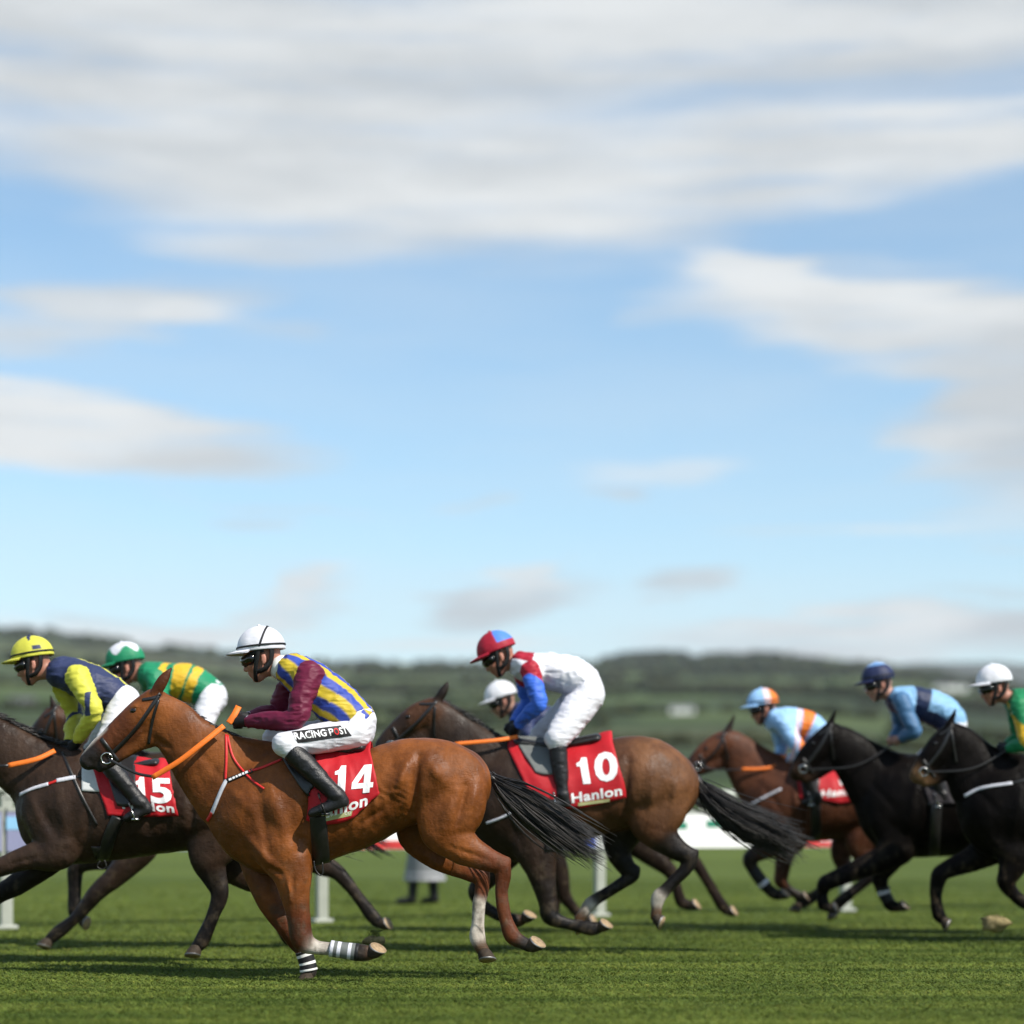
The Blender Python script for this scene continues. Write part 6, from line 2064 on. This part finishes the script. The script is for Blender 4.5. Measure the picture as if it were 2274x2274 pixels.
def hill_e(px, Y):
    """height of the land as photo pixels above the horizon"""
    px = np.asarray(px, float); Y = np.asarray(Y, float)
    t = np.log(np.maximum(Y, 60) / Y0) / math.log(Y1 / Y0)
    s = np.sign(t) * np.abs(t) ** 0.72
    s = np.where(t > 1, 1 - (t - 1) * 2.4, s)
    X = (px - CX) * Y / F
    nz = vnoise(np.stack([X.ravel() / 420, Y.ravel() / 260, np.zeros(X.size)], 1), 12).reshape(X.shape)
    nz2 = vnoise(np.stack([X.ravel() / 130, Y.ravel() / 90, np.zeros(X.size)], 1), 13).reshape(X.shape)
    fade = np.clip(t, 0, 1) * np.clip(1.15 - t, 0.0, 1) * 1.3
    return np.interp(px, _rx, _re) * (s + fade * (0.055 * nz + 0.022 * nz2))


def hill_z(px, Y):
    return CZ * np.clip((np.asarray(Y) - 100) / 40, 0, 1) * 0 + hill_e(px, Y) * np.asarray(Y) / F + CZ * np.clip(np.log(np.asarray(Y) / Y0) * 1.2, -1.2, 1)


def hill_mat():
    m, g, p = new_mat("hill_fields")
    pos = g.n('ShaderNodeNewGeometry').outputs['Position']
    wob = g.noise(g.mapping(pos, scale=(.004, .004, 0)), 1.0, 3, 0.6, out=1)
    pp = g.vmath('ADD', g.mapping(pos, rot=(0, 0, R(14)), scale=(1 / 210, 1 / 150, 0)), g.vmath('MULTIPLY', wob, (.5, .5, 0)))
    vo = g.n('ShaderNodeTexVoronoi', voronoi_dimensions='2D', feature='F1')
    g.put(vo.inputs['Vector'], pp)
    vo.inputs['Scale'].default_value = 1.0
    sepc = g.n('ShaderNodeSeparateColor'); g.put(sepc.inputs[0], vo.outputs['Color'])
    c = g.ramp(sepc.outputs[0], [(0.0, (.036, .050, .028)), (.22, (.066, .096, .036)), (.40, (.048, .066, .032)), (.52, (.100, .132, .046)), (.66, (.068, .070, .042)), (.80, (.086, .122, .042)), (.92, (.040, .054, .030)), (1.0, (.110, .142, .055))])
    vd = g.n('ShaderNodeTexVoronoi', voronoi_dimensions='2D', feature='DISTANCE_TO_EDGE')
    g.put(vd.inputs['Vector'], pp); vd.inputs['Scale'].default_value = 1.0
    c = g.mix(g.mrange(vd.outputs['Distance'], .012, .05, 1.0, 0.0), c, (.016, .022, .013))
    n1 = g.noise(g.mapping(pos, scale=(1 / 55, 1 / 38, 0)), 1.0, 6, 0.65)
    c = g.mix(g.mrange(n1, 0.55, 0.70, 0.0, 0.8), c, (.030, .040, .025))
    n2 = g.noise(g.mapping(pos, scale=(1 / 12, 1 / 9, 0)), 1.0, 5, 0.65)
    c = g.mix(g.mrange(n2, 0.3, 0.7, 0.0, 0.35), c, g.mix(1.0, c, (.5, .55, .5), 'MULTIPLY'))
    g.put(p.inputs['Base Color'], c)
    p.inputs['Roughness'].default_value = 0.95
    p.inputs['Specular IOR Level'].default_value = 0.05
    return m


def build_hills():
    pxs = np.r_[np.linspace(-9000, -700, 60), np.linspace(-600, 2900, 250), np.linspace(3000, 11500, 60)]
    Ys = np.exp(np.linspace(math.log(100), math.log(4200), 150))
    PX, YY = np.meshgrid(pxs, Ys)
    Z = hill_z(PX, YY)
    X = (PX - CX) * YY / F
    V = np.stack([X, YY, Z], -1).reshape(-1, 3)
    nr, nc = PX.shape
    idx = np.arange(nr * nc).reshape(nr, nc)
    Q = np.stack([idx[:-1, :-1], idx[:-1, 1:], idx[1:, 1:], idx[1:, :-1]], -1).reshape(-1, 4)
    o = mesh_obj("hills", V, Q, hill_mat())
    o["kind"] = "structure"
    # far blue hill beyond the right end
    pxs = np.linspace(1400, 4200, 90)
    Ys = np.linspace(6000, 7800, 14)
    top = np.interp(pxs, [1400, 1700, 1950, 2060, 2125, 2200, 2274, 2500, 3000, 3600, 4200], [120, 270, 352, 361, 363, 362, 358, 366, 330, 250, 120])
    PX, YY = np.meshgrid(pxs, Ys)
    s = 1 - np.abs((YY - 7000) / 900) ** 2.0
    Z = top[None] * s * 7000 / F + 6 * vnoise(np.stack([PX.ravel() / 60, YY.ravel() / 400, PX.ravel() * 0], 1), 3).reshape(PX.shape)
    V = np.stack([(PX - CX) * YY / F, YY, Z], -1).reshape(-1, 3)
    nr, nc = PX.shape
    idx = np.arange(nr * nc).reshape(nr, nc)
    Q = np.stack([idx[:-1, :-1], idx[:-1, 1:], idx[1:, 1:], idx[1:, :-1]], -1).reshape(-1, 4)
    o = mesh_obj("far_hill", V, Q, plain("moorland", (.045, .05, .035), 0.95, 0.05, var=0.4, scale=.004, bs=0))
    o["kind"] = "structure"


build_hills()

ICO = None


def ico():
    global ICO
    if ICO is None:
        bm = bmesh.new(); bmesh.ops.create_icosphere(bm, subdivisions=2, radius=1)
        ICO = (np.array([v.co[:] for v in bm.verts]), np.array([[v.index for v in f.verts] for f in bm.faces])); bm.free()
    return ICO


def foliage_mass(name, items, mat, label, seed):
    """hedges and far woods: uneven crowns merged in one mass"""
    r = np.random.default_rng(seed)
    v0, f0 = ico()
    Vs, Fs, Cs = [], [], []
    for i, (x, y, z, w, h) in enumerate(items):
        d = 1 + 0.32 * vnoise(v0 * 2.1 + r.uniform(0, 50, 3), seed) + 0.2 * vnoise(v0 * 5 + r.uniform(0, 50, 3), seed + 1)
        p = v0 * d[:, None] * np.array([w / 2, w / 2, h / 2]) + np.array([x, y, z + h * 0.42])
        Fs.append(f0 + len(v0) * i); Vs.append(p)
        Cs.append(np.tile(r.uniform(.7, 1.25) * np.array([r.uniform(.85, 1.2), 1, .9]), (len(v0), 1)))
    V = np.vstack(Vs); Fc = np.vstack(Fs)
    o = mesh_obj(name, V, Fc, mat, cols=np.vstack(Cs), smooth=False)
    o["kind"] = "stuff"; o["label"] = label
    return o


def foliage_mat(name, col):
    m, g, p = new_mat(name)
    at = g.n('ShaderNodeAttribute', attribute_name="col")
    pos = g.n('ShaderNodeNewGeometry').outputs['Position']
    n = g.noise(pos, 0.9, 4, 0.7)
    c = g.mix(g.mrange(n, .3, .7), tuple(k * .45 for k in col), col)
    g.put(p.inputs['Base Color'], g.mix(1.0, c, at.outputs['Color'], 'MULTIPLY'))
    p.inputs['Roughness'].default_value = 0.95
    p.inputs['Specular IOR Level'].default_value = 0.05
    return m


def plant_hills():
    r = np.random.default_rng(5)
    fm = foliage_mat("hedge_leaves", (.036, .046, .020))
    wm = foliage_mat("wood_leaves", (.032, .040, .024))
    items = []
    # hedges running across the slope and up it
    rows = [(430, 2.4, -700, 3000, 1.0), (300, 1.8, -700, 1000, .7), (610, 3.2, -600, 2900, .95), (760, 3.5, 300, 2000, .85), (930, 4.5, -600, 1300, .9), (1120, 5, 900, 2900, .9),
            (1330, 6, -500, 2700, .9), (1600, 6.5, -300, 1500, .85), (1850, 7, 800, 2800, .9), (2150, 8, -400, 2600, .85), (2450, 8, -400, 2700, .8)]
    for (Y, hh, a, b, dens) in rows:
        step = hh * 1.0
        x = (a - CX) * Y / F
        xe = (b - CX) * Y / F
        ph = r.uniform(0, 6)
        while x < xe:
            yy = Y * (1 + .05 * math.sin(x / (Y * .13) + ph) + .02 * math.sin(x / (Y * .04)))
            px = CX + x * F / yy
            if r.random() < dens and vnoise(np.array([[x / (hh * 14), Y, 0.5]]), 4)[0] > -.45:
                k = hh * r.uniform(.7, 1.25)
                items.append((x, yy, float(hill_z(px, yy)), k * r.uniform(1.2, 2.0), k))
            x += step * r.uniform(.7, 1.2)
    foliage_mass("hedgerows", items, fm, "dark hedgerows dividing the fields on the hill", 31)
    items = []
    # woods: belts on the slope and clumps along the skyline
    belts = [(2580, 8, -900, 150, 60), (2600, 9, 1345, 1530, 50), (2590, 5, 620, 1000, 16), (2590, 6, 1540, 1760, 30), (2500, 6, 1900, 2270, 20),
             (2300, 7, -700, 420, 50), (1500, 5, 520, 900, 50), (1750, 6, 1250, 1900, 70), (1250, 5, 1400, 1800, 40), (1050, 5, 1900, 2400, 40)]
    for (Y, hh, a, b, n) in belts:
        n = int(n * 1.3)
        for k in range(n):
            px = r.uniform(a, b)
            yy = Y * (1 + r.normal(0, .006))
            e = 1 - .35 * abs((px - (a + b) / 2) / ((b - a) / 2)) ** 4
            hk = hh * r.uniform(.7, 1.3) * e
            items.append(((px - CX) * yy / F, yy, float(hill_z(px, yy)), hk * r.uniform(1.1, 1.9), hk))
    foliage_mass("woodland", items, wm, "dark woods on the hillside and along the skyline", 32)


plant_hills()


def farmhouse(px, Y, w, h, label, long_=1.0):
    x = (px - CX) * Y / F
    z = float(hill_z(px, Y)) - .3
    root = empty("farmhouse", (x, Y, z), label, "farmhouse", "white farm buildings on the hill")
    mb = MB(); d = w * .5
    mb.box((x, Y, z + h / 2), (w, d, h)); mb.build("wall", M['plastic'], root, smooth=False)
    mb = MB()
    o_ = .3
    a, b = w / 2 + o_, d / 2 + o_
    rz = h * .55
    v = [(x - a, Y - b, z + h), (x + a, Y - b, z + h), (x + a, Y + b, z + h), (x - a, Y + b, z + h), (x - a, Y, z + h + rz), (x + a, Y, z + h + rz)]
    mb.add(v, [(0, 1, 5, 4), (3, 4, 5, 2), (0, 4, 3), (1, 2, 5), (0, 3, 2, 1)])
    mb.build("roof", plain("slate_roof", (.10, .10, .11), .7, .3, scale=2) if 'slate_roof' not in bpy.data.materials else bpy.data.materials['slate_roof'], root, smooth=False)
    for k in (-.28, .28):
        mb = MB(); mb.box((x + k * w, Y - d / 2 - .02, z + h * .55), (w * .12, .06, h * .4)); mb.build("window", M['goggle'], root, smooth=False)


farmhouse(50, 640, 7.5, 2.3, "white farm building on the hill behind the yellow helmeted jockey")
farmhouse(1515, 800, 9, 2.2, "white farm building on the hill right of the number 10 rider")
farmhouse(2110, 1700, 26, 4, "long pale farm building on the hill left of the white helmet at the right edge")

# turf clod kicked up at the right
def clod(px, py, D, r0, label, seed):
    v0, f0 = ico()
    c = W(px, py, D)
    d = 1 + .45 * vnoise(v0 * 1.7 + seed, seed) + .40 * vnoise(v0 * 4.2 + seed, seed + 1)
    V = c + v0 * d[:, None] * np.array([1.35, .9, .75]) * r0
    root = empty("turf_clod", c, label, "clod", "clods of turf thrown up by hooves")
    mesh_obj("soil", V, f0, plain("dry_soil", (.30, .24, .12), .95, .1, var=.5, scale=30, bs=.6) if 'dry_soil' not in bpy.data.materials else bpy.data.materials['dry_soil'], root)
    mb = MB(); r = np.random.default_rng(seed)
    for k in range(26):
        p = c + np.array([r.uniform(-1, 1) * r0, r.uniform(-.6, .6) * r0, r0 * .55])
        mb.tube([p, p + np.array([r.normal(0, .02), r.normal(0, .02), .03]), p + np.array([r.normal(0, .04), r.normal(0, .04), .045])], [.003, .002, .0006], 3, cap=False)
    mb.build("grass_tuft", M['clod_grass'], root)


M['clod_grass'] = plain("clod_grass", (.10, .13, .03), .8, .2, bs=0)
clod(2210, 2050, 16.6, .085, "straw coloured clod of turf flying under the right hand horse", 3)
clod(832, 2088, 13.6, .045, "small clod of turf flying behind the chestnut's folded foreleg", 5)


# ------------------------------------------------------------------ the air
def haze(density):
    mb = MB()
    lo, hi = (-11500, -400, -1.0), (11500, 9100, 580)
    mb.box([(a + b) / 2 for a, b in zip(lo, hi)], [b - a for a, b in zip(lo, hi)])
    m = bpy.data.materials.new("air")
    m.use_nodes = True
    g = NT(m.node_tree)
    out = g.n('ShaderNodeOutputMaterial')
    v = g.n('ShaderNodeVolumePrincipled')
    v.inputs['Color'].default_value = (0.86, 0.93, 1.0, 1)
    v.inputs['Density'].default_value = density
    v.inputs['Anisotropy'].default_value = 0.0
    g.t.links.new(v.outputs[0], out.inputs['Volume'])
    o = mb.build("haze", m, None, smooth=False)
    o["kind"] = "stuff"
    o["label"] = "thin blue haze over the distant hills"


haze(0.000055)
